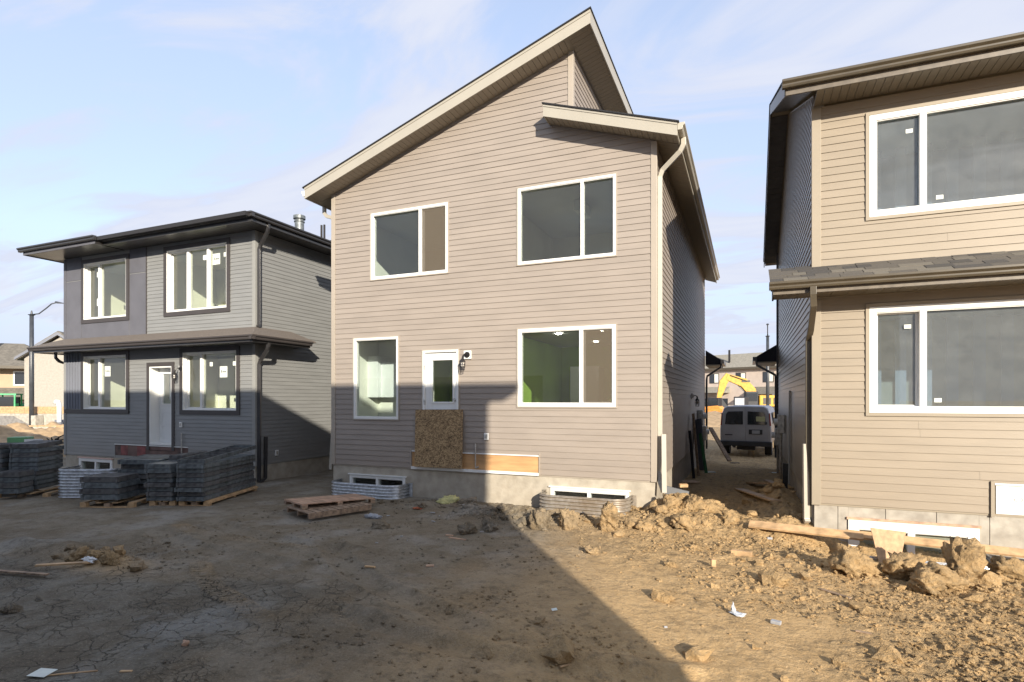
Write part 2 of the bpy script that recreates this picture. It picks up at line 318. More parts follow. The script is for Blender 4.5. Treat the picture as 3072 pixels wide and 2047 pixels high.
# the ground: colour attribute 'soil' = (clay plus painted shade, roughness, crack amount)
def soil_mat(name, clods=False):
    m = bpy.data.materials.new(name); m.use_nodes = True; nt = m.node_tree; nd = nt.nodes; lk = nt.links; b = nd['Principled BSDF']; b.inputs['Roughness'].default_value = .92; b.inputs['Specular IOR Level'].default_value = .25
    at_ = nd.new('ShaderNodeAttribute'); at_.attribute_name = 'soil'; sp = nd.new('ShaderNodeSeparateColor'); lk.new(at_.outputs['Color'], sp.inputs[0])
    gp = nd.new('ShaderNodeNewGeometry')
    def noise(s, d=8, r=.6):
        n = nd.new('ShaderNodeTexNoise'); n.inputs['Scale'].default_value = s; n.inputs['Detail'].default_value = d; n.inputs['Roughness'].default_value = r; lk.new(gp.outputs['Position'], n.inputs[0]); return n.outputs[0]
    def rng(x, a, b_, c=0, d=1):
        r = nd.new('ShaderNodeMapRange'); r.inputs[1].default_value = a; r.inputs[2].default_value = b_; r.inputs[3].default_value = c; r.inputs[4].default_value = d; lk.new(x, r.inputs[0]); return r.outputs[0]
    def mixc(f, a, b_):
        x = nd.new('ShaderNodeMix'); x.data_type = 'RGBA'
        if isinstance(f, float): x.inputs[0].default_value = f
        else: lk.new(f, x.inputs[0])
        for i, v in ((6, a), (7, b_)):
            if isinstance(v, tuple): x.inputs[i].default_value = v
            else: lk.new(v, x.inputs[i])
        return x.outputs[2]
    tan = mixc(rng(noise(2.2), .35, .65), (.57, .385, .190, 1), (.45, .30, .145, 1))
    tan = mixc(M('MULTIPLY', rng(noise(9), .5, .7), .5, nodes=nd, links=lk), tan, (.60, .43, .235, 1))
    clay = mixc(rng(noise(1.6), .38, .62), (.20, .184, .148, 1), (.135, .114, .083, 1))  # grey clay tone, also used to darken the soil lying in shade
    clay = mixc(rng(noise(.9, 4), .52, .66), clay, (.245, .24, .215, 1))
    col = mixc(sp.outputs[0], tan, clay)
    col = mixc(M('MULTIPLY', rng(noise(26, 6), .52, .72), .35, nodes=nd, links=lk), col, (.16, .12, .08, 1))
    if not clods:                                               # mud cracks, narrow and open, wobbling
        wv = nd.new('ShaderNodeTexNoise'); wv.inputs['Scale'].default_value = 3.5; wv.inputs['Detail'].default_value = 5; lk.new(gp.outputs['Position'], wv.inputs[0])
        va = nd.new('ShaderNodeVectorMath'); va.operation = 'MULTIPLY_ADD'; va.inputs[1].default_value = (.32, .32, 0); lk.new(wv.outputs['Color'], va.inputs[0]); lk.new(gp.outputs['Position'], va.inputs[2])
        cuts = []
        for s, wd in ((5.2, .035), (12.5, .045)):
            v = nd.new('ShaderNodeTexVoronoi'); v.feature = 'DISTANCE_TO_EDGE'; v.inputs['Scale'].default_value = s; lk.new(va.outputs[0], v.inputs[0])
            cuts.append(rng(v.outputs[0], 0, wd, 1, 0))
        cr = M('MAXIMUM', cuts[0], M('MULTIPLY', cuts[1], M('MULTIPLY', rng(noise(1.1, 3), .45, .6), .8, nodes=nd, links=lk), nodes=nd, links=lk), nodes=nd, links=lk)
        cr = M('MULTIPLY', cr, M('MULTIPLY', sp.outputs[2], rng(noise(1.7, 3), .36, .52), nodes=nd, links=lk), nodes=nd, links=lk, clamp=True)
        col = mixc(M('MULTIPLY', cr, .8, nodes=nd, links=lk), col, (.05, .045, .035, 1))
    col = mixc(M('MULTIPLY', rng(noise(5, 9, .75), .5, .62), .45, nodes=nd, links=lk), col, (.085, .07, .048, 1))
    col = mixc(M('MULTIPLY', rng(noise(48, 6, .7), .54, .66), .30, nodes=nd, links=lk), col, (.50, .42, .30, 1))
    lk.new(col, b.inputs['Base Color'])
    h = M('ADD', M('MULTIPLY', noise(18, 10, .68), .07, nodes=nd, links=lk), M('MULTIPLY', noise(70, 8, .6), .016, nodes=nd, links=lk), nodes=nd, links=lk)
    h = M('MULTIPLY', h, M('ADD', M('MULTIPLY', sp.outputs[1], 1.0, nodes=nd, links=lk), .38, nodes=nd, links=lk), nodes=nd, links=lk)
    if not clods: h = M('SUBTRACT', h, M('MULTIPLY', cr, .02, nodes=nd, links=lk), nodes=nd, links=lk)
    bp = nd.new('ShaderNodeBump'); bp.inputs['Strength'].default_value = .9; bp.inputs['Distance'].default_value = 1.0; lk.new(h, bp.inputs['Height']); lk.new(bp.outputs[0], b.inputs['Normal'])
    return m
MT['soil'] = soil_mat('site_soil'); MT['clod'] = soil_mat('clay_clod', True)

# ---------------------------------------------------------------- ground
def vnoise(x, y, seed=0):
    xi = np.floor(x).astype(np.int64); yi = np.floor(y).astype(np.int64); xf = x-xi; yf = y-yi
    def hsh(a, b):
        n = (a*374761393 + b*668265263 + seed*1442695041) & 0xffffffff
        n = ((n ^ (n >> 13))*1274126177) & 0xffffffff
        return ((n ^ (n >> 16)) & 0xffff)/65535.0
    u = xf*xf*xf*(xf*(xf*6-15)+10); v = yf*yf*yf*(yf*(yf*6-15)+10)
    a = hsh(xi, yi); b = hsh(xi+1, yi); c = hsh(xi, yi+1); d = hsh(xi+1, yi+1)
    return (a*(1-u)+b*u)*(1-v) + (c*(1-u)+d*u)*v
def fbm(x, y, s, o=4, seed=0, g=.5):
    t = 0; a = 1; n = 0
    for i in range(o):
        t = t + a*vnoise(x*s+i*17.3, y*s-i*9.1, seed+i); n += a; a *= g; s *= 2.03
    return t/n*2-1
def bump2(x, y, cx, cy, rx, ry, h, rot=0):
    dx = x-cx; dy = y-cy; c, s = math.cos(rot), math.sin(rot)
    return h*np.exp(-(((dx*c+dy*s)/rx)**2 + ((-dx*s+dy*c)/ry)**2))
def sstep(a, b, x):
    t = np.clip((x-a)/(b-a), 0, 1); return t*t*(3-2*t)
TREAD = ((-6.83, 5.38, -4.1, 3.86, .15, .088), (-3.35, 3.45, -2.7, 2.7, .2, .10), (-4.15, 5.0, -3.2, 4.2, .14, .09), (-9.0, 6.6, -5.4, 6.0, .16, .09))
def tread_mask(x, y):
    t_ = 0
    for (x0, y0, x1, y1, wdt, sp_) in TREAD:
        L = math.hypot(x1-x0, y1-y0); ux, uy = (x1-x0)/L, (y1-y0)/L; t = (x-x0)*ux+(y-y0)*uy; q = -(x-x0)*uy+(y-y0)*ux+.12*np.sin(t*1.3)
        t_ = np.maximum(t_, sstep(0, .4, t)*sstep(L, L-.5, t)*sstep(wdt, wdt*.7, np.abs(q))*np.clip(.6+.6*fbm(x, y, 1.6, 2, 88), 0, 1)*(np.sin((t+np.abs(q)*.7)*2*math.pi/sp_) > -.2))
    return t_
def clay_and_shade(x, y):                                            # smooth grey clay at the left front, plus shade painted into the soil
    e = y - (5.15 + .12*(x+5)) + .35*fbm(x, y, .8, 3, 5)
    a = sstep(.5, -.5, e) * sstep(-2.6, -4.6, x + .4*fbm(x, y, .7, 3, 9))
    b = .88*sstep(-.6, -4.2, x + .9*fbm(x, y, .5, 3, 21))  # darkens the soil left of the shadow edge to deepen the shade
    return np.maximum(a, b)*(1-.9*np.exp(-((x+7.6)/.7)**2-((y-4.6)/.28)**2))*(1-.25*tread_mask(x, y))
def crackness(x, y):
    e = y - (5.0 + .12*(x+5)) + .25*fbm(x, y, .8, 3, 5)
    return sstep(.35, -.2, e) * sstep(-2.9, -4.2, x + .4*fbm(x, y, .7, 3, 9))
def roughness(x, y):
    r = sstep(-3.4, -.6, x + .5*fbm(x, y, .6, 3, 31) - .12*(y-6)) * (.50 + .35*sstep(.5, 3, x))
    r = r*(1-.72*sstep(-.15, .25, fbm(x, y, .55, 3, 133))*sstep(7.6, 6.6, y))
    r = r + .6*sstep(7.6, 9.2, y)*sstep(-5.8, -4.2, x)
    r = r + .5*np.exp(-((y-5.0-.3*fbm(x, y, .7, 2, 8))/.55)**2)*sstep(-6.6, -7.6, x)
    r = r + .35*sstep(.0, .55, fbm(x, y, .45, 4, 77))*sstep(-7, -4, x)
    return np.clip(r, .12, 1.25)
def ground_h(x, y, fine=True):
    rg = roughness(x, y); cr = crackness(x, y)
    h = .05*fbm(x, y, .18, 3, 1) + .025*fbm(x, y, .7, 3, 2)*(1-cr*.7)
    # loose spoil along the walls and down the lane
    h += bump2(x, y, -3.0, 9.15, 1.6, .35, .09) * (1 + .8*fbm(x, y, 2.2, 4, 41))
    h += bump2(x, y, -5.2, 9.5, 1.2, .45, .10) * (1 + .8*fbm(x, y, 2.2, 4, 42))
    h += bump2(x, y, -1.0, 10.3, .75, .8, .34) * (1 + .6*fbm(x, y, 2.0, 4, 43))
    h += bump2(x, y, 0.35, 9.6, .8, .5, .18) * (1 + .6*fbm(x, y, 2.4, 4, 44))
    h += bump2(x, y, 2.9, 8.0, 2.1, .45, .15) * (1 + .9*fbm(x, y, 1.8, 5, 45))
    h += bump2(x, y, 4.6, 6.5, 1.6, 1.0, .16) * (1 + .7*fbm(x, y, 1.8, 5, 46))
    h -= bump2(x, y, 2.5, 9.2, 1.9, .34, .50)
    h += bump2(x, y, .62, 12.0, .42, 2.6, .30) * (1 + .6*fbm(x, y, 2.0, 4, 47))
    h -= bump2(x, y, 6.5, 4.0, 2.5, 1.2, .10)
    h -= .27*sstep(17, 23, y)*np.exp(-((x)/9)**2)
    h += .045*np.exp(-((y-4.55-.18*np.sin(x*1.1+.4)-.12*fbm(x, y, 1.1, 3, 51))/.09)**2)*sstep(-4.4, -3.2, x)*sstep(.2, -.8, x)
    for (xa, ya, xb, yb, wd) in ((-6.0, 6.9, -1.6, 4.1, .17), (-9, 7.2, -4.6, 6.2, .18), (-9, 6.2, -4.6, 5.3, .18)):
        L = math.hypot(xb-xa, yb-ya); t_ = ((x-xa)*(xb-xa)+(y-ya)*(yb-ya))/L; q_ = (-(x-xa)*(yb-ya)+(y-ya)*(xb-xa))/L+.25*np.sin(t_*.8)
        mk = sstep(0, .8, t_)*sstep(L, L-.8, t_); h += mk*(-.032*np.exp(-(q_/wd)**4)+.022*np.exp(-((np.abs(q_)-wd*1.25)/.06)**2)*(1+fbm(x, y, 3, 3, 91)))
    h -= .05*np.exp(-((y-4.36-.18*np.sin(x*1.1+.4))/.12)**2)*sstep(-4.4, -3.2, x)*sstep(.2, -.8, x)
    h += .09*np.exp(-((y-4.72-.2*fbm(x, y, .9, 3, 61))/.22)**2)*sstep(-6.9, -7.5, x)*(1+.8*fbm(x, y, 3, 4, 62))
    if fine:
        rid = 1-np.abs(fbm(x, y, 3.1, 5, 71, .58)); h += rg*.050*((1-rid)-.28) 
        rid2 = 1-np.abs(fbm(x, y, 8.5, 4, 73, .6)); h += rg*.050*((1-rid2)-.28)
        h += rg*.038*(np.abs(fbm(x, y, 18, 3, 75))-.2)
        # tyre tread: two runs of cleats pressed into the clay
        h += .030*tread_mask(x, y)
    return h
def gz(x, y): return float(ground_h(np.array([float(x)]), np.array([float(y)]))[0])
def axis(parts):
    a = []
    for s, e, d in parts: a += list(np.arange(s, e, d))
    return np.array(sorted(set(np.round(a, 4))))
def geo(a, b, n, p=3): t = np.linspace(0, 1, n); return list(a+(b-a)*t**p)
gx = np.array(sorted(set(np.round(geo(-16, -1800, 26) + list(np.arange(-16, -9, .10)) + list(np.arange(-9, 3.4, .026)) + list(np.arange(3.4, 7, .08)) + geo(7, 1800, 26), 4))))
gy = np.array(sorted(set(np.round(geo(1.5, -900, 18) + list(np.arange(1.5, 2.6, .05)) + list(np.arange(2.6, 6.2, .018)) + list(np.arange(6.2, 10.6, .03)) + list(np.arange(10.6, 24, .12)) + geo(24, 2500, 40), 4))))
GX, GY = np.meshgrid(gx, gy)
GH = ground_h(GX, GY)
far = sstep(26, 60, np.hypot(GX, GY)); GH = GH*(1-far)
nx, ny = len(gx), len(gy)
verts = np.stack([GX.ravel(), GY.ravel(), GH.ravel()], 1)
idx = np.arange(nx*ny).reshape(ny, nx)
quads = np.stack([idx[:-1, :-1].ravel(), idx[:-1, 1:].ravel(), idx[1:, 1:].ravel(), idx[1:, :-1].ravel()], 1)
def np_mesh(name, v, f, mat_, soil=None, smooth=True):
    me = bpy.data.meshes.new(name); k = f.shape[1]
    me.vertices.add(len(v)); me.vertices.foreach_set('co', v.astype(np.float32).ravel())
    me.loops.add(f.size); me.loops.foreach_set('vertex_index', f.astype(np.int32).ravel())
    me.polygons.add(len(f)); me.polygons.foreach_set('loop_start', np.arange(0, f.size, k, dtype=np.int32)); me.polygons.foreach_set('loop_total', np.full(len(f), k, dtype=np.int32))
    me.polygons.foreach_set('use_smooth', np.full(len(f), smooth, dtype=bool))
    me.update(calc_edges=True)
    if soil is not None:
        a = me.color_attributes.new('soil', 'FLOAT_COLOR', 'POINT'); a.data.foreach_set('color', soil.astype(np.float32).ravel())
    me.materials.append(mat_); return me
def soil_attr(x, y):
    return np.stack([np.clip(clay_and_shade(x, y), 0, 1), np.clip(roughness(x, y), 0, 1), crackness(x, y), np.ones_like(x)], 1)
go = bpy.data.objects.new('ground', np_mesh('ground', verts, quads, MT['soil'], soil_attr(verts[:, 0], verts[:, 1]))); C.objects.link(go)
tag(go, 'bare graded building site soil, dry tan clay with smooth cracked grey clay at the left', kind='structure')

# ---------------------------------------------------------------- house kit
class Frame:                                                   # a wall plane: u runs along it, out points away from it
    def __init__(s, ox, oy, u, n): s.o = (ox, oy); s.u = u; s.n = n
    def p(s, u, out, z): return (s.o[0]+s.u[0]*u+s.n[0]*out, s.o[1]+s.u[1]*u+s.n[1]*out, z)
    def box(s, mb, u0, u1, o0, o1, z0, z1):
        return mb.hexa([s.p(u0,o0,z0), s.p(u1,o0,z0), s.p(u1,o1,z0), s.p(u0,o1,z0), s.p(u0,o0,z1), s.p(u1,o0,z1), s.p(u1,o1,z1), s.p(u0,o1,z1)])
def front(Y): return Frame(0, Y, (1, 0), (0, -1))               # faces the viewer; u is world X
def side_right(X): return Frame(X, 0, (0, 1), (1, 0))           # faces +X; u is world Y
def side_left(X): return Frame(X, 0, (0, 1), (-1, 0))
def siding(parent, F, z0, z1, h, u0f, u1f, openings, m, name='siding_board', lip=.012, brk=()):
    k = 0; z = z0
    while z < z1-.005:
        zt = min(z+h, z1); cuts = sorted({z, zt, *[q for o in openings for q in (o[2], o[3]) if z < q < zt], *[q for q in brk if z < q < zt]})
        pieces = []
        for a, b in zip(cuts[:-1], cuts[1:]):
            segs = [((u0f(a), u0f(b)), (u1f(a), u1f(b)))]
            for o in openings:
                if o[2] < b-1e-6 and o[3] > a+1e-6:
                    ns = []
                    for (l, r) in segs:
                        if o[1] <= min(l) or o[0] >= max(r): ns.append((l, r)); continue
                        if o[0] > max(l): ns.append((l, (o[0], o[0])))
                        if o[1] < min(r): ns.append(((o[1], o[1]), r))
                    segs = ns
            pieces += [(a, b, l, r) for l, r in segs if max(r) > min(l)+.01]
        groups = []
        for p in pieces:
            hit = [g for g in groups if any(min(q[2]) < max(p[3])-.001 and max(q[3]) > min(p[2])+.001 for q in g)]
            ng = [p]
            for g in hit: ng += g; groups.remove(g)
            groups.append(ng)
        cutg = []
        for g in groups:                                       # long runs are two lengths lapped at a random place
            a, b, l, r = g[0]
            if len(g) == 1 and F.n[1] == -1 and min(r)-max(l) > 3.8:
                q = random.uniform(max(l)+.9, min(r)-.9); cutg += [[(a, b, l, (q, q))], [(a, b, (q-.02, q-.02), r)]]
            else: cutg.append(g)
        for gi, g in enumerate(cutg):
            mb = MB()
            for a, b, l, r in g:
                e_ = .003+.0022*(gi % 2); fa = lip*(1-(a-z)/h)+e_; fb = lip*(1-(b-z)/h)+e_
                r = (max(r[0], l[0]+.001), max(r[1], l[1]+.001))
                mb.hexa([F.p(l[0], fa, a), F.p(r[0], fa, a), F.p(r[0], 0, a), F.p(l[0], 0, a), F.p(l[1], fb, b), F.p(r[1], fb, b), F.p(r[1], 0, b), F.p(l[1], 0, b)])
            mb.build(name, m, parent); k += 1
        z += h
    return k
def wall_panel(mb, F, u0, u1, z0, z1, openings, th=.14):
    us = sorted({u0, u1, *[q for o in openings for q in o[:2] if u0 < q < u1]}); zs = sorted({z0, z1, *[q for o in openings for q in o[2:4] if z0 < q < z1]})
    for a, b in zip(us[:-1], us[1:]):
        run = None
        for c, d in zip(zs[:-1], zs[1:]):
            um, zm = (a+b)/2, (c+d)/2
            solid = not any(o[0] < um < o[1] and o[2] < zm < o[3] for o in openings)
            if solid: run = (run[0], d) if run else (c, d)
            if not solid or d == zs[-1]:
                if run: F.box(mb, a, b, 0, -th, run[0], run[1]); run = None
    return mb
def ring(mb, F, u0, u1, z0, z1, w, o0, o1, wt=None, wb=None):
    wt = w if wt is None else wt; wb = w if wb is None else wb
    F.box(mb, u0, u0+w, o0, o1, z0, z1); F.box(mb, u1-w, u1, o0, o1, z0, z1)
    F.box(mb, u0+w, u1-w, o0, o1, z1-wt, z1); F.box(mb, u0+w, u1-w, o0, o1, z0, z0+wb); return mb
def window(parent, F, u0, u1, z0, z1, bars=(), jt=None, jw=.022, fw=.052, recess=0., sash=(), g='glass', trim=None, tw=.11, barw=.06, stickers=(), screen=()):
    """frame with its panes; bars are the u positions of the mullions; sash lists the lights that have an inner sliding frame"""
    if trim: ring(MB(), F, u0-tw, u1+tw, z0-tw, z1+tw, tw-.002, .002, .036).build('window_trim', trim, parent)
    if jt: ring(MB(), F, u0-jw, u1+jw, z0-jw, z1+jw, jw-.002, .001, .030).build('window_channel', jt, parent)
    m = MB(); of = .026-recess; ring(m, F, u0, u1, z0, z1, fw, of, -.11-recess)
    ring(m, F, u0+fw, u1-fw, z0+fw, z1-fw, .014, of-.014, of-.030)
    if recess: ring(m, F, u0-.001, u1+.001, z0-.001, z1+.001, .02, .030, of)
    es = [u0+fw] + [q for b in bars for q in (b-barw/2, b+barw/2)] + [u1-fw]
    for b in bars: F.box(m, b-barw/2, b+barw/2, of-.006, -.10-recess, z0+fw, z1-fw)
    wo = m.build('window', MT['white'], parent, bevel=.003)
    for i in range(0, len(es), 2):
        a, b = es[i], es[i+1]; k = i//2; d = -.045-recess; inset = .0
        if k in sash:
            ring(MB(), F, a+.001, b-.001, z0+fw+.001, z1-fw-.001, .032, d-.005, d-.035).build('sash', MT['white'], wo); inset = .032; d -= .02
        F.box(MB(), a+inset, b-inset, d, d-.006, z0+fw+inset, z1-fw-inset).build('pane', MT[g], wo)
        if k in screen: F.box(MB(), a+.006, b-.006, of-.032, of-.034, z0+fw+.006, z1-fw-.006).build('insect_screen', MT['screen'], wo)
    for (su, sz, sw, sh, mark) in stickers:
        d = -.042-recess
        st = F.box(MB(), su, su+sw, d, d-.002, sz, sz+sh).build('sticker', MT['sticker'], wo)
        if mark:
            b = MB(); F.box(b, su+sw*.16, su+sw*.26, d+.0012, d+.0004, sz+sh*.42, sz+sh*.66)
            for q in range(5): F.box(b, su+sw*(.36+q*.11), su+sw*(.36+q*.11+.07), d+.0012, d+.0004, sz+sh*.44, sz+sh*(.56+.04*(q % 2)))
            b.build('sticker_print', MT['ink'], wo)
    return wo
def room(parent, x0, x1, y0, y1, z0, z1, wm, fm='floor', cm='ceiling', back=None):
    t = .06
    MB().box(x0, x1, y0, y1, z0-t, z0).build('room_floor', MT[fm], parent)
    MB().box(x0, x1, y0, y1, z1, z1+t).build('room_ceiling', MT[cm], parent)
    MB().box(x0-t, x0, y0, y1, z0, z1).build('room_wall', MT[wm], parent); MB().box(x1, x1+t, y0, y1, z0, z1).build('room_wall', MT[wm], parent)
    MB().box(x0-t, x1+t, y1, y1+t, z0, z1).build('room_wall', MT[back or wm], parent)
GUT = [(0, 0), (.07, 0), (.085, .03), (.085, .055), (.12, .085), (.12, .12), (0, .12)]
def gutter(parent, p0, p1, outv, m, prof=GUT, s=1.0, name='gutter', drop=0):
    p0 = Vector(p0); p1 = Vector(p1); o = Vector(outv)
    pts = [p0 + o*a*s + Vector((0, 0, b*s)) for a, b in prof]
    return MB().prism(pts, p1-p0).build(name, m, parent, bevel=.004)
def lantern(label, loc, out, hang, group=None):
    """bulkhead plate, swan neck and a caged lantern hanging from it"""
    t = empty('wall_lantern', loc, label, 'lantern', group); ox, oy = out; tx, ty = -oy, ox
    def pt(o, s, z): return (ox*o+tx*s, oy*o+ty*s, z)
    b = MB()
    q = .085; b.prism([pt(.0,-q,-q), pt(.0,q,-q), pt(.0,q,q), pt(.0,-q,q)], (ox*.026, oy*.026, 0)); b.build('mounting_block', MT['plastic_white'], t, bevel=.004)
    h = Vector(hang)
    MB().tube([pt(.024,0,0), pt(.045,0,0)], .062, 14).build('back_plate', MT['black_iron'], t)
    MB().tube([pt(.04,0,0), Vector(pt(.11,0,.02))+h*.2, Vector(pt(.15,0,-.02))+h*.6, Vector(pt(.15,0,-.09))+h*.9], [.014,.013,.02,.03], 8).build('arm', MT['black_iron'], t)
    c = Vector(pt(.15, 0, -.12))+h
    MB().lathe([(.016,.05),(.045,.03),(.066,.0),(.07,-.012),(.02,-.014)], c, 12).build('lantern_cap', MT['black_iron'], t)
    MB().lathe([(.02,-.02),(.03,-.05),(.028,-.09),(.012,-.12)], c, 10).build('bulb', MT['bulb'], t, smooth=True)
    cg = MB()
    for k in range(6):
        a = k*math.pi/3; e = Vector((math.cos(a), math.sin(a), 0))
        cg.tube([c+e*.062+Vector((0,0,-.01)), c+e*.06+Vector((0,0,-.10)), c+e*.045+Vector((0,0,-.18))], .0055, 5)
    for r, z in ((.063,-.06),(.058,-.115),(.047,-.178)):
        cg.tube([c+Vector((math.cos(a)*r, math.sin(a)*r, z)) for a in np.linspace(0, 2*math.pi, 13)], .0055, 5, cap=False)
    cg.build('cage', MT['black_iron'], t); return t
def outlet(label, F, u, z, grp='electrical outlet boxes on the house walls'):
    t = empty('outlet_box', F.p(u, .018, z), label, 'outlet', grp); G = Frame(0, 0, F.u, F.n)
    G.box(MB(), -.048, .048, 0, .035, -.07, .07).build('cover', MT['plastic_white'], t, bevel=.006)
    G.box(MB(), -.03, .03, .035, .041, -.045, .045).build('flap', MT['galv_dull'], t)
    return t
def downspout(parent, path, m, r=.034, name='downspout'):
    return MB().tube(path, r, rect=True, sx=1.15, sy=.9).build(name, m, parent, bevel=.004)
def window_well(label, cx0, cx1, y0, depth, ztop, h, m, grp):
    """corrugated steel well: rounded U in plan, ribs running round it"""
    t = empty('window_well', ((cx0+cx1)/2, y0, 0), label, 'window well', grp); w_ = (cx1-cx0)/2; r = min(.26, depth*.6); P = []
    P.append((-w_, 0)); P.append((-w_, -depth+r))
    for a in np.linspace(180, 270, 8)[1:]: P.append((-w_+r+r*math.cos(R(a)), -depth+r+r*math.sin(R(a))))
    for a in np.linspace(270, 360, 8): P.append((w_-r+r*math.cos(R(a)), -depth+r+r*math.sin(R(a))))
    P.append((w_, 0)); n = len(P); rows = int(h/.064*8); V = []; F_ = []
    nor = []
    for i in range(n):
        a = Vector(P[min(i+1, n-1)])-Vector(P[max(i-1, 0)]); a.normalize(); nor.append((a.y, -a.x))
    for j in range(rows+1):
        z = ztop - h*j/rows; o = .0165*math.sin(2*math.pi*(ztop-z)/.064)
        for i in range(n): V.append((P[i][0]+nor[i][0]*o, P[i][1]+nor[i][1]*o, z))
    for j in range(rows):
        for i in range(n-1): F_.append((j*n+i, j*n+i+1, (j+1)*n+i+1, (j+1)*n+i))
    mb = MB(); mb.add(V, F_); o = mb.build('corrugated_wall', m, t, smooth=True); s = o.modifiers.new('thickness', 'SOLIDIFY'); s.thickness = .003
    f = MB(); f.box(-w_-.075, -w_-.004, -.012, -.004, ztop-h, ztop+.01); f.box(w_+.004, w_+.075, -.012, -.004, ztop-h, ztop+.01); f.build('mounting_flange', m, t)
    k = MB(); k.tube([(p[0], p[1], ztop+.004) for p in P], .009, 6); k.build('top_rim', m, t, smooth=True)
    return t

# ================================================================ MAIN HOUSE
XL, XR, YF, YB, ZB = -8.82, -1.53, 10.38, 22.9, .628
Sz = lambda x: 6.80+.343*(x+8.82)                              # soffit of the tall shed roof
Tz = lambda x: 7.431-.329*(x+3.545)                            # soffit of the low roof
XC = -3.09; YO = 9.95
H = wempty('taupe_house', (XL, YF, 0), 'tall taupe two storey house with steep shed roof and boarded up back door', 'house', 'new houses standing in the row')
Ff, Fr, Fl = front(YF), side_right(XR), side_left(XL)
W = dict(ur=(-4.21, -2.25, 4.77, 6.283), ul=(-7.74, -5.79, 4.76, 6.235), ll=(-8.21, -7.02, 1.665, 3.475), lr=(-4.21, -2.25, 1.96, 3.495))
door = (-6.40, -5.54, .95, 3.14)
bw = dict(bl=(-8.33, -6.85, -.30, .425), br=(-3.53, -2.01, -.30, .425))
ops = list(W.values())+[door]
body = MB(); wall_panel(body, Ff, XL, XR, ZB-.03, 6.76, ops)
body.prism([(XL, YF, 6.76), (XR, YF, 6.76), (XC, YF, Tz(XC)), (XC, YF, Sz(XC)), (XL, YF, Sz(XL))], (0, .14, 0))
wall_panel(body, Fr, YF+.14, YB, ZB-.03, 6.76, []); wall_panel(body, Fl, YF+.14, YB, ZB-.03, 6.78, [])
body.box(XC-.12, XC-.001, YF+.14, YB, 6.7, Sz(XC))
body.box(XL, XR, YB-.14, YB, ZB, 6.76)
body.build('wall', MT['taupe_trim'], H)
fd = MB(); wall_panel(fd, Frame(0, YF+.012, (1, 0), (0, -1)), XL+.01, XR-.01, -1.0, ZB, [bw['bl'], bw['br']], .2)
fd.box(XR-.21, XR-.012, YF+.212, YB, -1.0, ZB); fd.box(XL+.012, XL+.2, YF+.212, YB, -1.0, ZB)
fd.build('foundation', MT['foundation'], H)
ledge = (-6.70, -3.745, ZB-.02, 1.005)
grow = [(a-.022, b+.022, c-.022, d+.022) for a, b, c, d in ops]+[ledge, (XR-.09, XR+.1, 0, 6.75)]
def u0m(z): return max(XL+.085 if z < 6.8 else XL, XL+(z-6.80)/.343)
def u1m(z):
    if z <= Tz(XR): return XR
    if z <= Tz(XC): return max(XC, -3.545-(z-7.431)/.329)
    return XC-.09
siding(H, Ff, ZB, 8.72, .1143, u0m, u1m, grow, MT['taupe'], brk=(Tz(XR), Tz(XC), 6.8))
siding(H, Fr, ZB, 6.74, .1143, lambda z: YF+.08, lambda z: YB, [], MT['taupe'])
Fc = side_right(XC); siding(H, Fc, 7.28, 8.72, .1143, lambda z: YF+.08, lambda z: YB, [], MT['taupe'])
for nm, x0, x1, y0, y1, z0, z1 in (('corner_trim', XR-.085, XR+.024, YF-.024, YF+.08, ZB-.02, Tz(XR)-.01), ('corner_trim', XL-.024, XL+.08, YF-.024, YF+.08, ZB-.02, Sz(XL)), ('corner_trim', XC-.085, XC+.024, YF-.024, YF+.08, 7.45, Sz(XC)-.01)):
    MB().box(x0, x1, y0, y1, z0, z1).build(nm, MT['taupe_trim'], H, bevel=.004)
# openings
j = MT['taupe_trim']
window(H, Ff, *W['ur'][:2], *W['ur'][2:], bars=(-2.90,), jt=j, barw=.055, fw=.045, g='glass')
window(H, Ff, *W['ul'][:2], *W['ul'][2:], bars=(-6.47,), jt=j, barw=.07, sash=(1,), g='glass', screen=(1,))
window(H, Ff, *W['ll'][:2], *W['ll'][2:], jt=j, fw=.045, g='glass')
window(H, Ff, *W['lr'][:2], *W['lr'][2:], bars=(-2.915,), jt=j, barw=.075, fw=.065, sash=(1,), g='glass', screen=(1,))
dr = MB(); ring(dr, Ff, *door[:2], *door[2:], .045, .03, -.10); do = dr.build('door_frame', MT['white'], H, bevel=.003)
ring(MB(), Ff, door[0]-.022, door[1]+.022, door[2]-.02, door[3]+.022, .02, .001, .03).build('window_channel', j, H)
sl_ = (door[0]+.047, door[1]-.047, door[2]+.05, door[3]-.047)
gl = (-6.185, -5.69, 2.05, 2.93)
d = MB(); wall_panel(d, Frame(0, YF+.02, (1, 0), (0, -1)), *sl_, [gl], .045); dd = d.build('back_door', MT['white_door'], H, bevel=.003)
ring(MB(), Frame(0, YF+.02, (1, 0), (0, -1)), gl[0]-.035, gl[1]+.035, gl[2]-.035, gl[3]+.035, .037, .001, .014).build('glazing_bead', MT['white'], dd, bevel=.003)
MB().box(gl[0], gl[1], YF+.03, YF+.036, gl[2], gl[3]).build('pane', MT['glass'], dd)
for z in (1.28, 2.04, 2.78): MB().box(-6.372, -6.352, YF-.034, YF+.018, z-.05, z+.05).build('hinge', MT['galv_dull'], dd)
MB().tube([(-5.64, YF+.02, 2.10), (-5.64, YF-.02, 2.10)], .03, 12).build('deadbolt', MT['galv_dull'], dd)
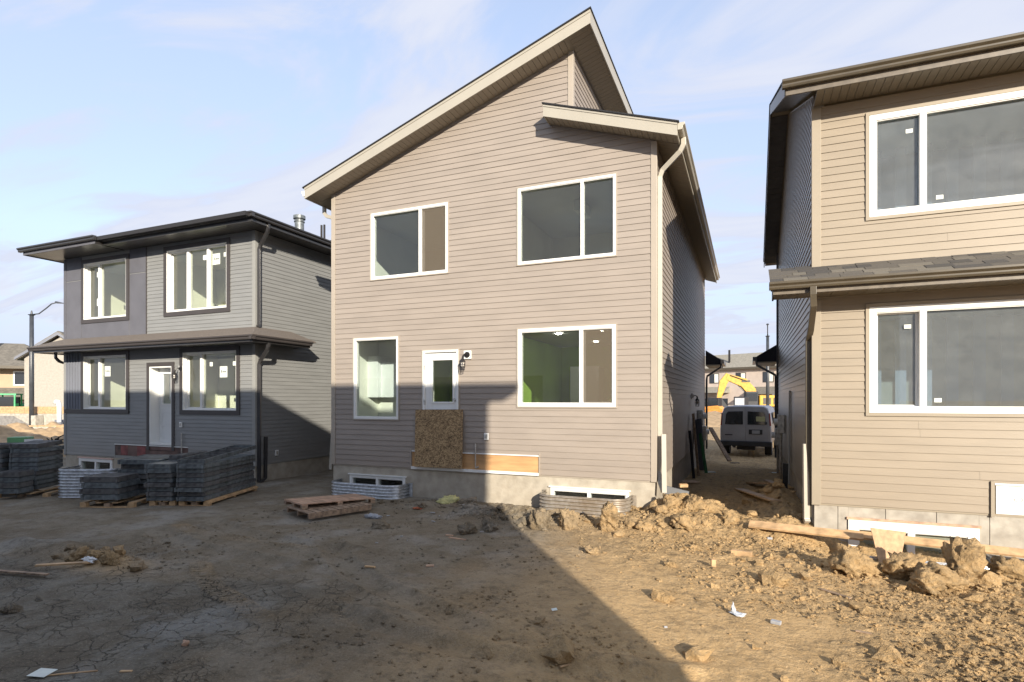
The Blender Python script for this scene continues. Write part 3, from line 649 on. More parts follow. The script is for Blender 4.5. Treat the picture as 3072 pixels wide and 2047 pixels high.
for b_ in ('bl', 'br'):
    x0, x1, z0, z1 = bw[b_]; F2 = Frame(0, YF+.012, (1, 0), (0, -1))
    wb = window(H, F2, x0, x1, z0, z1-.02, bars=((x0+x1)/2,), fw=.062, barw=.06, g='glass')
    F2.box(MB(), x0-.03, x1+.03, -.02, .05, z1-.018, z1+.004).build('drip_cap', MT['white'], H)
# ledger strip for the future deck
MB().box(ledge[0]+.03, ledge[1]-.03, YF-.006, YF-.001, ledge[2]+.04, ledge[3]-.01).build('ledger_board', MT['plywood'], H)
MB().box(ledge[0]+.02, ledge[1]-.02, YF-.030, YF-.001, ledge[3]-.022, ledge[3]).build('flashing', MT['white'], H)
MB().box(ledge[0]+.02, ledge[1]-.02, YF-.045, YF-.001, ledge[2], ledge[2]+.055).build('flashing', MT['white'], H)
for x in (ledge[0], ledge[1]-.02): MB().box(x, x+.02, YF-.032, YF-.001, ledge[2], ledge[3]+.03).build('flashing', MT['taupe_trim'], H)
# tall roof
XE, XT = -9.24, -2.64
def slab(z, x0, x1, y0, y1, a, b): return MB().prism([(x0, y0, z(x0)+a), (x1, y0, z(x1)+a), (x1, y0, z(x1)+b), (x0, y0, z(x0)+b)], (0, y1-y0, 0))
roof = slab(Sz, XE+.03, XT-.03, YO+.03, YB+.4, .02, .228).build('roof', MT['taupe_trim'], H)
slab(Sz, XE-.05, XT+.03, YO-.035, YB+.45, .237, .262).build('shingle_layer', MT['shingle_dark'], roof)
slab(Sz, XE-.01, XT+.012, YO-.002, YO+.022, -.012, .235).build('fascia', MT['fascia'], H)
slab(Sz, XE-.012, XT+.015, YO-.012, YO-.003, .188, .237).build('drip_edge', MT['fascia'], H)
MB().box(XT-.01, XT+.014, YO+.024, YB+.4, Sz(XT)-.012, Sz(XT)+.235).build('fascia', MT['fascia'], H)
MB().box(XE-.014, XE+.008, YO+.024, YB+.4, Sz(XE)-.012, Sz(XE)+.225).build('fascia', MT['fascia'], H)
def soffit_run(parent, zf, x0, x1, y0, y1, along, pitch, m, th=.012, gap=.007):
    """grooved soffit boards; 'x' lays them side by side along X, 'y' along Y"""
    if along == 'x':
        k = 0; dz = zf(x0+pitch-gap)-zf(x0)
        me = MB().hexa([(0,y0,0),(pitch-gap,y0,dz),(pitch-gap,y1,dz),(0,y1,0),(0,y0,th),(pitch-gap,y0,dz+th),(pitch-gap,y1,dz+th),(0,y1,th)]).mesh('soffit_board', m)
        while x0+k*pitch < x1-pitch*.6: inst(me, 'soffit_board', parent, (x0+k*pitch, 0, zf(x0+k*pitch))); k += 1
    else:
        a, b = zf(x0), zf(x1); k = 0
        me = MB().hexa([(x0,0,a),(x1,0,b),(x1,pitch-gap,b),(x0,pitch-gap,a),(x0,0,a+th),(x1,0,b+th),(x1,pitch-gap,b+th),(x0,pitch-gap,a+th)]).mesh('soffit_board', m)
        while y0+k*pitch < y1-pitch*.6: inst(me, 'soffit_board', parent, (0, y0+k*pitch, 0)); k += 1
soffit_run(H, Sz, XE+.01, XC+.03, YO+.024, YF-.002, 'x', .105, MT['soffit'])
soffit_run(H, Sz, XC+.035, XT-.012, YO+.024, YB+.35, 'y', .13, MT['soffit'])
soffit_run(H, Sz, XE+.01, XL-.002, YF+.002, YB+.35, 'y', .4, MT['soffit'])
gutter(H, (XE-.014, YO+.03, Sz(XE)+.06), (XE-.014, YB+.3, Sz(XE)+.06), (-1, 0, 0), MT['plastic_white'])
# low roof
XT2, XE2, Y2 = -3.53, -1.12, 9.98
r2_ = MB().prism([(XT2+.03, Y2+.03, Tz(XT2)+.02), (XE2-.03, Y2+.03, Tz(XE2)+.02), (XE2-.03, Y2+.03, Tz(XE2)+.205), (XT2+.03, Y2+.03, Tz(XT2)+.205)], (0, YF-.05-Y2, 0))
r2_.prism([(XC+.03, YF, Tz(XC)+.02), (XE2-.03, YF, Tz(XE2)+.02), (XE2-.03, YF, Tz(XE2)+.205), (XC+.03, YF, Tz(XC)+.205)], (0, YB+.35-YF, 0))
rf2 = r2_.build('roof', MT['taupe_trim'], H)
sh = slab(Tz, XT2-.03, XE2+.04, Y2-.035, YF-.025, .213, .238); sh.prism([(XC+.026, YF-.025, Tz(XC)+.213), (XE2+.04, YF-.025, Tz(XE2)+.213), (XE2+.04, YF-.025, Tz(XE2)+.238), (XC+.026, YF-.025, Tz(XC)+.238)], (0, YB+.4-YF, 0))
sh.build('shingle_layer', MT['shingle_dark'], rf2)
slab(Tz, XT2-.012, XE2+.01, Y2-.002, Y2+.022, -.012, .211).build('fascia', MT['fascia'], H)
slab(Tz, XT2-.014, XE2+.012, Y2-.012, Y2-.003, .17, .213).build('drip_edge', MT['fascia'], H)
MB().box(XT2-.014, XT2+.01, Y2+.024, YF-.026, Tz(XT2)-.012, Tz(XT2)+.211).build('fascia', MT['fascia'], H)
MB().box(XE2-.01, XE2+.012, Y2+.024, YB+.4, Tz(XE2)-.012, Tz(XE2)+.2).build('fascia', MT['fascia'], H)
soffit_run(H, Tz, XT2+.014, XE2-.014, Y2+.024, YF-.026, 'x', .105, MT['soffit'])
soffit_run(H, Tz, XR+.026, XE2-.014, YF+.0, YB+.35, 'y', .13, MT['soffit'])
gutter(H, (XE2+.013, Y2+.01, Tz(XE2)+.085), (XE2+.013, YB+.3, Tz(XE2)+.085), (1, 0, 0), MT['gutter_tan'])
downspout(H, [(-1.045, 10.35, 6.72), (-1.045, 10.35, 6.60), (-1.10, 10.36, 6.50), (-1.42, 10.47, 6.26), (-1.47, 10.48, 6.14), (-1.47, 10.48, .80), (-1.45, 10.40, .60), (-1.38, 10.26, .47)], MT['gutter_tan'], .036)
downspout(H, [(-1.36, 10.22, .45), (-1.385, 10.33, 1.48)], MT['gutter_tan'], .036, 'downspout_extension')
downspout(H, [(-9.27, 10.62, 6.78), (-9.27, 10.62, 6.52), (-9.2, 10.62, 6.44), (-8.9, 10.62, 6.34)], MT['gutter_tan'], .034)
downspout(H, [(-8.87, 10.62, 6.34), (-8.87, 10.62, .60), (-8.95, 10.58, .45)], MT['gutter_tan'], .034)
downspout(H, [(-8.97, 10.50, .47), (-8.91, 10.52, 1.55)], MT['gutter_tan'], .034, 'downspout_extension')
# rooms behind the glass
room(H, -8.6, -5.3, YF+.16, 14.2, 3.85, 6.45, 'drywall'); room(H, -5.05, -1.75, YF+.16, 15.0, 3.85, 6.6, 'drywall')
room(H, -8.6, -1.75, YF+.16, 15.5, .75, 3.6, 'greygreen', back='green_wall')
MB().box(-5.0, -4.9, 12.2, 15.4, .75, 3.58).build('room_wall', MT['green_wall'], H)
MB().box(-8.55, -7.0, 11.75, 11.85, .76, 3.58).build('room_wall', MT['drywall'], H)
MB().box(-8.598, -8.54, 10.6, 11.74, .76, 3.58).build('room_wall', MT['drywall'], H)
MB().box(-8.5, -7.75, 11.45, 11.74, 2.15, 3.0).build('kitchen_cabinet', MT['white_door'], H, bevel=.01)
for (x0, x1, y0, y1, z0, z1) in ((-8.58, -8.25, 11.3, 13.8, 2.15, 3.15), (-8.58, -8.0, 11.0, 13.8, .77, 1.65), (-7.9, -7.3, 14.9, 15.45, .77, 2.95), (-7.2, -5.6, 15.0, 15.45, .77, 1.7), (-4.5, -3.7, 14.9, 15.45, .77, 3.0), (-5.5, -5.05, 13.0, 14.4, 2.2, 3.1)):
    MB().box(x0, x1, y0, y1, z0, z1).build('kitchen_cabinet', MT['white_door'], H, bevel=.01)
for x, y in ((-6.25, 12.6), (-5.95, 13.9), (-3.95, 12.2), (-2.9, 11.9), (-3.6, 14.2), (-7.6, 12.2)): MB().tube([(x, y, 3.598), (x, y, 3.58)], .06, 12).build('pot_light', MT['potlight'], H)
MB().lathe([(.17, 0), (.16, .05), (.05, .07)], (-5.95, 12.6, 6.36), 16).build('ceiling_lamp', MT['plastic_white'], H, smooth=True)
MB().box(-3.6, -3.4, 12.2, 12.9, 6.35, 6.58).build('ceiling_bulkhead', MT['drywall'], H)

t = lantern('black caged lantern on a white block right of the boarded back door', (-5.32, YF-.02, 3.02), (0, -1), (-.05, 0, -.02), 'wall lanterns on the houses')
outlet('white outlet box on taupe siding right of the boarded door', Ff, -4.89, 1.35)
ob = MB().hexa([(-6.545, YF-.115, .665), (-5.405, YF-.115, .675), (-5.405, YF-.100, .675), (-6.545, YF-.100, .665), (-6.555, YF-.060, 1.885), (-5.42, YF-.060, 1.895), (-5.42, YF-.045, 1.895), (-6.555, YF-.045, 1.885)]).build('osb_sheet', MT['osb'])
tag(ob, 'brown chipboard sheet covering the lower half of the white back door', 'board')
pp = empty('stub_pipe', (-5.13, YF-.05, .68), 'thin grey stub pipe standing in the deck recess of the taupe house', 'pipe', 'stub pipes by the deck recesses')
MB().tube([(0, 0, .03), (0, 0, .52)], .014, 8).build('pipe_run', MT['galv_dull'], pp); MB().tube([(0, 0, .02), (.07, 0, .05)], .018, 8).build('pipe_elbow', MT['galv_dull'], pp)
WG = 'corrugated window wells'
window_well('galvanised corrugated window well in the shade below the taupe house', -8.55, -6.74, YF, .50, .285, 1.0, MT['galv'], WG)
window_well('sunlit corrugated window well right of centre below the taupe house', -3.62, -1.95, YF, .56, .335, 1.0, MT['galv_dull'], WG)

# ================================================================ LEFT HOUSE
LX0, LX1, LY, LYB, LZ = -19.23, -11.45, 10.60, 24.5, .45
H2 = wempty('grey_house', (LX0, LY, 0), 'grey sided house with dark window trims and hip roof at the left', 'house', 'new houses standing in the row')
Gf, Gr, Gl = front(LY), side_right(LX1), side_left(LX0)
w2 = dict(ul=(-18.28, -16.35, 4.475, 6.14), ur=(-14.67, -12.41, 4.48, 6.16), ll=(-18.29, -16.355, 1.815, 3.38), lr=(-14.04, -12.07, 1.815, 3.36))
d2 = (-15.376, -14.47, .84, 3.01); b2 = (-18.53, -17.0, -.35, .355)
ops2 = list(w2.values())+[d2]
m = MB(); wall_panel(m, Gf, LX0, LX1, LZ-.03, 6.37, ops2); wall_panel(m, Gr, LY+.14, LYB, LZ-.03, 6.37, []); wall_panel(m, Gl, LY+.14, LYB, LZ-.03, 6.37, []); m.box(LX0, LX1, LYB-.14, LYB, LZ, 6.37)
m.build('wall', MT['grey_trim'], H2)
m = MB(); wall_panel(m, Frame(0, LY+.012, (1, 0), (0, -1)), LX0+.01, LX1-.01, -1, LZ, [b2], .2); m.box(LX1-.21, LX1-.012, LY+.212, LYB, -1, LZ); m.box(LX0+.012, LX0+.2, LY+.212, LYB, -1, LZ)
m.build('foundation', MT['foundation'], H2)
tw = .115
gr2 = [(a-tw, b+tw, c-tw, d_+tw) for a, b, c, d_ in w2.values()] + [(d2[0]-.10, d2[1]+.10, 0, d2[3]+.115), (-16.87, -13.845, 0, .83)]
siding(H2, Gf, LZ, 1.669, .1016, lambda z: LX0+.08, lambda z: LX1-.08, gr2, MT['grey_vinyl'])
siding(H2, Gf, 1.669, 3.52, .1016, lambda z: -16.235, lambda z: LX1-.08, gr2, MT['grey_vinyl'])
siding(H2, Gf, 3.90, 6.36, .1016, lambda z: -15.49, lambda z: LX1-.08, gr2, MT['grey_vinyl'])
siding(H2, Gr, LZ, 6.36, .1016, lambda z: LY+.08, lambda z: LYB, [], MT['grey_vinyl'])
for x0, x1 in ((LX1-.082, LX1+.024), (LX0-.024, LX0+.08)):
    MB().box(x0, x1, LY-.024, LY+.08, LZ-.03, 3.5).build('corner_trim', MT['grey_trim'], H2, bevel=.004); MB().box(x0, x1, LY-.024, LY+.08, 3.9, 6.36).build('corner_trim', MT['grey_trim'] if x0 > -15 else MT['panel'], H2, bevel=.004)
MB().box(-15.52, -15.488, LY-.026, LY-.001, 3.9, 6.36).build('joint_trim', MT['dark_trim'], H2)
P = MT['panel']
for (a, b, c, d_) in ((LX0+.085, -18.405, 3.9, 5.66), (LX0+.085, -18.405, 5.68, 6.36), (-18.385, -16.25, 3.9, 4.355), (-16.23, -15.53, 3.9, 5.66), (-16.23, -15.53, 5.68, 6.36)):
    Gf.box(MB(), a, b, .0, .012, c, d_).build('cladding_panel', P, H2, bevel=.002)
Gf.box(MB(), LX0+.085, -18.41, .001, .012, 1.82, 3.5).build('batten_backing', MT['blue_grey'], H2)
for k in range(6): Gf.box(MB(), -19.13+k*.133, -19.085+k*.133, .012, .032, 1.82, 3.5).build('batten', MT['blue_grey'], H2)
Gf.box(MB(), LX0+.02, -16.24, .002, .030, 1.688, 1.698+.1).build('band_trim', MT['dark_trim'], H2)
dt = MT['dark_trim']
stk = lambda u0, z0, u1, z1: [(u0+.2, z1-.27, .10, .10, 0), (u1-.2, z1-.24, .10, .10, 0)]
for k, (bars, sash, st) in dict(ul=((-17.66,), (0,), [(-17.86, 5.73, .11, .15, 0), (-16.56, 5.86, .12, .11, 0), (-17.86, 4.88, .07, .22, 0)]),
                                ur=((-13.93, -13.17), (0,), [(-13.42, 5.82, .13, .13, 0), (-12.66, 5.84, .11, .11, 0), (-13.06, 5.66, .27, .29, 1)]),
                                ll=((-17.66,), (0,), [(-17.50, 2.78, .26, .30, 1)]), lr=((-13.42,), (0,), [(-12.33, 2.98, .11, .11, 0), (-13.17, 2.98, .11, .11, 0), (-12.80, 2.68, .27, .29, 1)])).items():
    window(H2, Gf, *w2[k], bars=bars, sash=sash, stickers=st, trim=dt, tw=tw, recess=.055, barw=.075, fw=.05, g='glass_film')
ring(MB(), Gf, d2[0]-.10, d2[1]+.10, .7, d2[3]+.115, .098, .002, .036, wb=.0).build('door_trim', dt, H2)
rc = .24
m = MB(); ring(m, Gf, *d2, .035, .025, -rc-.05, wb=.06); m.build('door_frame', MT['white'], H2, bevel=.003)
Fd = Frame(0, LY+rc, (1, 0), (0, -1)); g2 = (d2[0]+.19, d2[1]-.15, 1.98, 2.82)
m = MB(); wall_panel(m, Fd, d2[0]+.037, d2[1]-.037, d2[2]+.062, d2[3]-.037, [g2], .045); m = m.build('back_door', MT['white_door'], H2, bevel=.003)
ring(MB(), Fd, g2[0]-.03, g2[1]+.03, g2[2]-.03, g2[3]+.03, .032, .001, .014).build('glazing_bead', MT['white'], m, bevel=.003)
Fd.box(MB(), g2[0], g2[1], -.02, -.026, g2[2], g2[3]).build('pane', MT['glass_dusty'], m)
for z in (1.15, 1.55):
    ring(MB(), Fd, g2[0]-.03, g2[1]+.03, z-.13, z+.2, .012, .001, .008).build('door_moulding', MT['white_door'], m, bevel=.003)
Gf.box(MB(), -16.85, -13.86, .002, .012, .50, .80).build('ledger_board', MT['ply_brown'], H2)
for a, b in ((-16.6, -16.3), (-15.9, -15.55)): Gf.box(MB(), a, b, .0125, .015, .51, .79).build('red_patch', MT['redply'], H2)
Gf.box(MB(), -16.86, -13.85, .002, .03, .803, .823).build('flashing', MT['white'], H2); 
window(H2, Frame(0, LY+.012, (1, 0), (0, -1)), *b2, bars=((b2[0]+b2[1])/2,), fw=.09, barw=.07, g='glass')
Gf.box(MB(), b2[0]-.03, b2[1]+.03, -.02, .04, b2[3]+.003, b2[3]+.03).build('drip_cap', mat('pink_flashing', (.62, .42, .36, 1), .6), H2)
# eaves: two depths with a step at X = -16.3
bs, bm = MT['black_soffit'], MT['black_metal']
zE = 6.375
def fascia_box(parent, x0, x1, y0, y1, z0, z1, m_, name='fascia'): return MB().box(x0, x1, y0, y1, z0, z1).build(name, m_, parent)
XE0, XE1, YA, YBk = -19.75, -10.90, 9.80, 10.00
fascia_box(H2, XE0, -16.42, YA-.02, YA, zE-.02, zE+.17, MT['panel']); fascia_box(H2, -16.42, -16.40, YA-.02, YBk-.021, zE-.02, zE+.17, bm); fascia_box(H2, -16.40, XE1, YBk-.02, YBk, zE-.02, zE+.17, bm)
fascia_box(H2, XE1-.02, XE1, YBk+.001, LYB+.5, zE-.02, zE+.17, bm); fascia_box(H2, XE0, XE0+.02, YA+.001, LYB+.5, zE-.02, zE+.17, MT['panel'])
soffit_run(H2, lambda x: zE, XE0+.03, -16.43, YA+.002, LY-.002, 'x', .16, bs); soffit_run(H2, lambda x: zE, -16.43, XE1-.03, YBk+.002, LY-.002, 'x', .16, bs)
soffit_run(H2, lambda x: zE, LX1+.026, XE1-.022, LY+.0, LYB+.4, 'y', .2, bs); soffit_run(H2, lambda x: zE, XE0+.022, LX0-.026, LY, LYB+.4, 'y', .2, MT['soffit'])
gutter(H2, (XE0-.1, YA-.021, zE+.06), (-16.34, YA-.021, zE+.06), (0, -1, 0), bm); gutter(H2, (-16.34, YBk-.021, zE+.06), (XE1+.115, YBk-.021, zE+.06), (0, -1, 0), bm)
gutter(H2, (XE1+.001, YBk-.12, zE+.06), (XE1+.001, LYB+.4, zE+.06), (1, 0, 0), bm)
zr = zE+.17; hx = (XE0+XE1)/2; hw = (XE1-XE0)/2; rise = 1.25
MB().add([(XE0, YA, zr), (XE1, YA, zr), (XE1, LYB+.5, zr), (XE0, LYB+.5, zr), (hx, YA+hw, zr+rise), (hx, LYB+.5-hw, zr+rise), (XE0, YA, zr-.1), (XE1, YA, zr-.1), (XE1, LYB+.5, zr-.1), (XE0, LYB+.5, zr-.1)],
         [(0, 1, 4), (1, 2, 5, 4), (2, 3, 5), (3, 0, 4, 5), (6, 7, 1, 0), (7, 8, 2, 1), (8, 9, 3, 2), (9, 6, 0, 3), (9, 8, 7, 6)]).build('roof', MT['shingle_dark'], H2)
fl = MB().lathe([(.13, 0), (.13, .30), (.15, .31), (.15, .335), (.125, .345), (.125, .38), (.17, .40), (.17, .49), (.15, .50), (.0, .505)], (-12.0, 12.7, 6.93), 20).build('flue_pipe', MT['form'], H2, smooth=False)
for dx in (0, .11): MB().tube([(-12.0+dx, 13.62, 6.9), (-12.0+dx, 13.62, 7.42)], .032, 8).build('vent_pipe', MT['black_iron'], H2)
MB().box(-12.1, -11.4, 14.0, 14.5, 6.98, 7.06).build('roof_vent', MT['black_iron'], H2)
# skirt roof
zS = 3.50
sk = MB(); yo, ys = 9.93, LY-.03; xe, xs = -10.80, LX1+.03; xa = -19.72; ye = 12.05
sk.add([(xa, yo, 3.66), (xe, yo, 3.66), (xs, ys, 3.93), (LX0, ys, 3.93), (xe, ye, 3.66), (xs, ye-.25, 3.93), (xa, ys+.6, 3.66), (xa, yo, 3.63), (xe, yo, 3.63), (xe, ye, 3.63), (xs, ye-.25, 3.63), (xs, ys, 3.63), (LX0, ys, 3.63), (LX0, ys+.6, 3.63), (xa, ys+.6, 3.63), (LX0, ys+.3, 3.93)],
       [(0, 1, 2, 3), (1, 4, 5, 2), (0, 3, 15, 6), (7, 8, 1, 0), (8, 9, 4, 1), (9, 10, 5, 4), (7, 12, 11, 8), (8, 11, 10, 9), (7, 14, 13, 12), (0, 6, 14, 7), (6, 15, 13, 14)])
sk.build('skirt_roof', MT['shingle_taupe'], H2)
fascia_box(H2, xa+.06, -10.87, 9.98, 10.0, zS-.02, 3.63, bm); fascia_box(H2, -10.89, -10.87, 10.001, 11.9, zS-.02, 3.63, bm); fascia_box(H2, xa+.06, xa+.08, 10.001, 10.9, zS-.02, 3.63, MT['brown_fascia'])
soffit_run(H2, lambda x: zS, xa+.09, -10.9, 10.002, LY-.002, 'x', .16, bs); MB().box(LX1+.026, -10.892, LY, 11.88, zS, zS+.012).build('soffit_board', bs, H2)
MB().box(LX1+.026, -10.892, 11.87, 11.9, zS-.01, 3.62).build('fascia', bm, H2)
gutter(H2, (xa-.03, 9.979, 3.53), (-10.76, 9.979, 3.53), (0, -1, 0), MT['dark_trim'], s=.95); gutter(H2, (-10.869, 9.87, 3.53), (-10.869, 11.9, 3.53), (1, 0, 0), MT['dark_trim'], s=.95)
def dsp(x, y, zt, zb): return [(x+.52, y-.18, zt), (x+.52, y-.18, zt-.12), (x+.48, y-.16, zt-.19), (x+.08, y, zt-.44), (x+.03, y, zt-.54), (x+.03, y, zb)]
downspout(H2, dsp(LX1+.03, LY+.07, 6.44, 3.98), MT['black_metal'], .034); downspout(H2, [(-11.39, LY+.07, 3.98), (-11.36, LY+.0, 3.93)], MT['black_metal'], .034)
downspout(H2, dsp(LX1+.03, LY+.07, 3.53, .02), MT['black_metal'], .036); downspout(H2, [(-11.36, LY+.08, .0), (-11.34, LY+.22, .10), (-11.34, LY+.24, 1.15)], MT['black_metal'], .034, 'downspout_extension')
downspout(H2, [(-19.6, LY-.05, 3.5), (-19.6, LY-.05, 3.38), (-19.5, LY-.02, 3.28), (-19.27, LY+.08, 3.16), (-19.26, LY+.08, .3)], bm, .034)
for (x0, x1, z0, z1) in ((-19.0, -15.8, 3.85, 6.2), (-15.6, -11.7, 3.85, 6.2), (-19.0, -15.7, .6, 3.45), (-15.5, -11.7, .6, 3.45)):
    room(H2, x0, x1, LY+.36, 12.9, z0, z1, 'drywall')
for x in (-17.2, -13.0, -12.3): MB().box(x, x+.1, 12.0, 12.1, .6, 3.44).build('wall_stud', MT['pine'], H2)
for x in (-17.4, -13.6, -12.6): MB().box(x, x+.1, 12.0, 12.1, 3.85, 6.19).build('wall_stud', MT['drywall'], H2)
lantern('black caged lantern on a white block beside the grey house door', (-14.10, LY-.005, 2.93), (0, -1), (-.10, 0, -.03), 'wall lanterns on the houses')
outlet('white outlet box on the front of the grey house below the lantern', Gf, -14.1, 1.42); outlet('white outlet box low on the shaded side of the grey house', Gr, 11.27, .70)
pp = empty('stub_pipe', (-14.05, LY-.05, .9), 'thin grey stub pipe above the dark board of the grey house', 'pipe', 'stub pipes by the deck recesses')
MB().tube([(0, 0, -.3), (0, 0, .3)], .016, 8).build('pipe_run', MT['galv_dull'], pp)
t = window_well('spare ribbed steel window well standing between the form panel stacks', -14.0, -12.75, 8.6, .80, .60, .60, MT['galv'], WG); t.location = (-13.42, 8.28, 0); t.rotation_euler = (0, 0, R(24))

# ================================================================ RIGHT HOUSE
RX, RY, RYB, RZ, REX = .918, 9.63, 20.2, .54, 8.6
H3 = wempty('tan_house', (RX, RY, 0), 'warm tan house with wide white framed windows cut off by the right edge', 'house', 'new houses standing in the row')
Rf, Rl = front(RY), side_left(RX)
w3 = dict(u=(1.64, 4.34, 4.76, 6.245), l=(1.64, 4.34, 1.905, 3.45)); b3 = (1.375, 2.94, -.35, .325)
m = MB(); wall_panel(m, Rf, RX, REX, RZ-.03, 6.5, list(w3.values())); wall_panel(m, Rl, RY+.14, RYB, RZ-.03, 6.5, []); m.box(RX, REX, RYB-.14, RYB, RZ, 6.5); m.box(REX-.14, REX, RY+.14, RYB-.14, RZ, 6.5)
ym = (RY+RYB)/2; Gz = lambda y: 6.70+.42*(min(y, 2*ym-y)-RY)
m.prism([(RX, RY+.02, 6.5), (RX, RYB-.02, 6.5), (RX, RYB-.02, Gz(RYB-.02)), (RX, ym, Gz(ym)), (RX, RY+.02, Gz(RY+.02))], (.14, 0, 0)); m.build('wall', MT['tan_trim'], H3)
xs_ = [RX+.01, 1.243, 1.846, 2.457, 3.058, 3.67, 4.28, 4.9, REX]
for a, b in zip(xs_[:-1], xs_[1:]):
    m = MB(); wall_panel(m, Frame(0, RY+.012, (1, 0), (0, -1)), a+.003, b-.003, -1, RZ, [(b3[0], b3[1], -1.1, b3[3])], .2); m.build('foundation_panel', MT['concrete'], H3, bevel=.004)
MB().box(RX+.04, REX, RY+.1, RY+.2, -1, RZ-.01).box(RX+.012, RX+.2, RY+.212, RYB, -1, RZ).build('foundation', MT['foundation'], H3)
gr3 = [(a-.045, b+.045, c-.045, d_+.045) for a, b, c, d_ in w3.values()] + [(3.04, REX+1, 0, .965)]
siding(H3, Rf, RZ, 3.62, .1143, lambda z: RX+.10, lambda z: REX, gr3, MT['tan_vinyl']); siding(H3, Rf, 4.09, 6.5, .1143, lambda z: RX+.10, lambda z: REX, gr3, MT['tan_vinyl'])
siding(H3, Rl, RZ, 3.75, .1143, lambda z: RY+.08, lambda z: RYB, [], MT['tan_side'])
siding(H3, Rl, 3.75, Gz(ym)-.05, .1143, lambda z: RY+.08 if z < 6.7 else min(RY+(z-6.70)/.42+.08, ym-.05), lambda z: RYB if z < 6.7 else max(ym+.05, RYB-(z-6.70)/.42), [], MT['tan_side'], brk=(6.7,))
for z0, z1 in ((RZ-.03, 3.6), (4.06, 6.49)): MB().box(RX-.024, RX+.10, RY-.024, RY+.08, z0, z1).build('corner_trim', MT['tan_trim'], H3, bevel=.004)
window(H3, Rf, *w3['u'], bars=(2.295,), jt=MT['tan_trim'], jw=.045, fw=.085, barw=.085, g='glass_dusty', stickers=[(2.10, 5.93, .085, .058, 0), (2.46, 4.93, .085, .058, 0)])
window(H3, Rf, *w3['l'], bars=(2.295,), jt=MT['tan_trim'], jw=.045, fw=.085, barw=.085, sash=(0,), g='glass_dusty', stickers=[(2.08, 3.12, .085, .058, 0), (2.44, 2.06, .085, .058, 0)])
window(H3, Frame(0, RY+.012, (1, 0), (0, -1)), *b3, bars=((b3[0]+b3[1])/2,), fw=.13, barw=.09, g='glass')
Rf.box(MB(), b3[0]-.02, b3[1]+.02, -.03, .02, b3[3]+.002, b3[3]+.035).build('rough_buck', MT['pine_pink'], H3)
Rf.box(MB(), 3.12, REX, .002, .012, .545, .93).build('membrane_sheet', MT['membrane'], H3); Rf.box(MB(), 3.10, REX, .002, .035, .935, .962).build('flashing', MT['white'], H3); Rf.box(MB(), 3.06, 3.10, .002, .03, .50, .985).build('flashing', MT['tan_trim'], H3)
el = MB(); el.tube([(3.36+.045*math.cos(a), RY-.0145, .75+.028*math.sin(a)) for a in np.linspace(0, 2*math.pi, 19)], .0022, 4, cap=False); el.build('printed_oval', MT['ink'], H3)
bg_, bf_, bsf = MT['brown_gutter'], MT['brown_fascia'], MT['brown_soffit']
REE = 9.1; xo = .51; yfa = 9.13; zf = 6.525
MB().box(xo, REE, yfa-.022, yfa, zf, zf+.105).build('fascia', bf_, H3)
gutter(H3, (xo-.05, yfa-.023, zf+.085), (REE, yfa-.023, zf+.085), (0, -1, 0), bg_, s=.9)
MB().box(xo+.02, REE, yfa+.0, yfa+.02, zf+.1, zf+.2).build('sub_fascia', MT['dark_trim'], H3)
soffit_run(H3, lambda x: zf, RX+.0, 7.0, yfa+.002, RY-.026, 'x', .105, bsf)
rz = lambda y: zf+.02+.42*(min(y, 2*ym-y)-yfa)
yb_ = 2*ym-yfa
def rake(x0, x1, a, b, y0=yfa, y1=None):
    y1 = 2*ym-y0 if y1 is None else y1
    return MB().prism([(x0, y0, rz(y0)+a), (x0, ym, rz(ym)+a), (x0, y1, rz(y1)+a), (x0, y1, rz(y1)+b), (x0, ym, rz(ym)+b), (x0, y0, rz(y0)+b)], (x1-x0, 0, 0))
rk = rake(xo+.03, REE, .03, .20).build('roof', MT['tan_trim'], H3); rake(xo-.03, REE+.02, .205, .235, yfa-.06).build('shingle_layer', MT['shingle_dark'], rk)
rake(xo-.012, xo+.012, -.02, .20).build('rake_board', MT['brown_fascia'], H3)
for k in range(60):                                             # rake soffit boards, stepping up the gable
    y = yfa+.01+k*.19
    if y > yb_-.2: break
    if abs(y+.09-ym) < .12: continue
    MB().hexa([(xo+.014, y, rz(y)+.0), (RX-.026, y, rz(y)), (RX-.026, y+.182, rz(y+.182)), (xo+.014, y+.182, rz(y+.182)), (xo+.014, y, rz(y)+.012), (RX-.026, y, rz(y)+.012), (RX-.026, y+.182, rz(y+.182)+.012), (xo+.014, y+.182, rz(y+.182)+.012)]).build('soffit_board', MT['black_soffit'], H3)
# skirt roof with its own shingle tabs
sy0, sy1, sz0, sz1 = 9.03, RY-.03, 3.80, 4.085; sl3 = (sz1-sz0)/(sy1-sy0)
MB().prism([(.33, sy0+.02, sz0-.03), (.33, sy1, sz0-.03), (.33, sy1, sz1-.012), (.33, sy0+.02, sz0-.004)], (REE-.33, 0, 0)).build('skirt_roof', MT['tan_trim'], H3)
tabs = [MB().hexa([(0, 0, 0), (w_-.006, 0, 0), (w_-.006, .16, .16*sl3), (0, .16, .16*sl3), (0, 0, .014), (w_-.006, 0, .014), (w_-.006, .16, .16*sl3+.006), (0, .16, .16*sl3+.006)]).mesh('shingle', MT['shingle']) for w_ in (.18, .24, .32, .40)]
SH = [[(lambda c: (c.materials.clear(), c.materials.append(mm), c)[2])(t_.copy()) for t_ in tabs] for mm in (mat('shingle_charcoal', (.060, .056, .052, 1), .95, nscale=300, var=.1), mat('shingle_grey_brown', (.095, .085, .072, 1), .95, nscale=300, var=.1), mat('shingle_weathered', (.135, .122, .100, 1), .95, nscale=300, var=.1))]
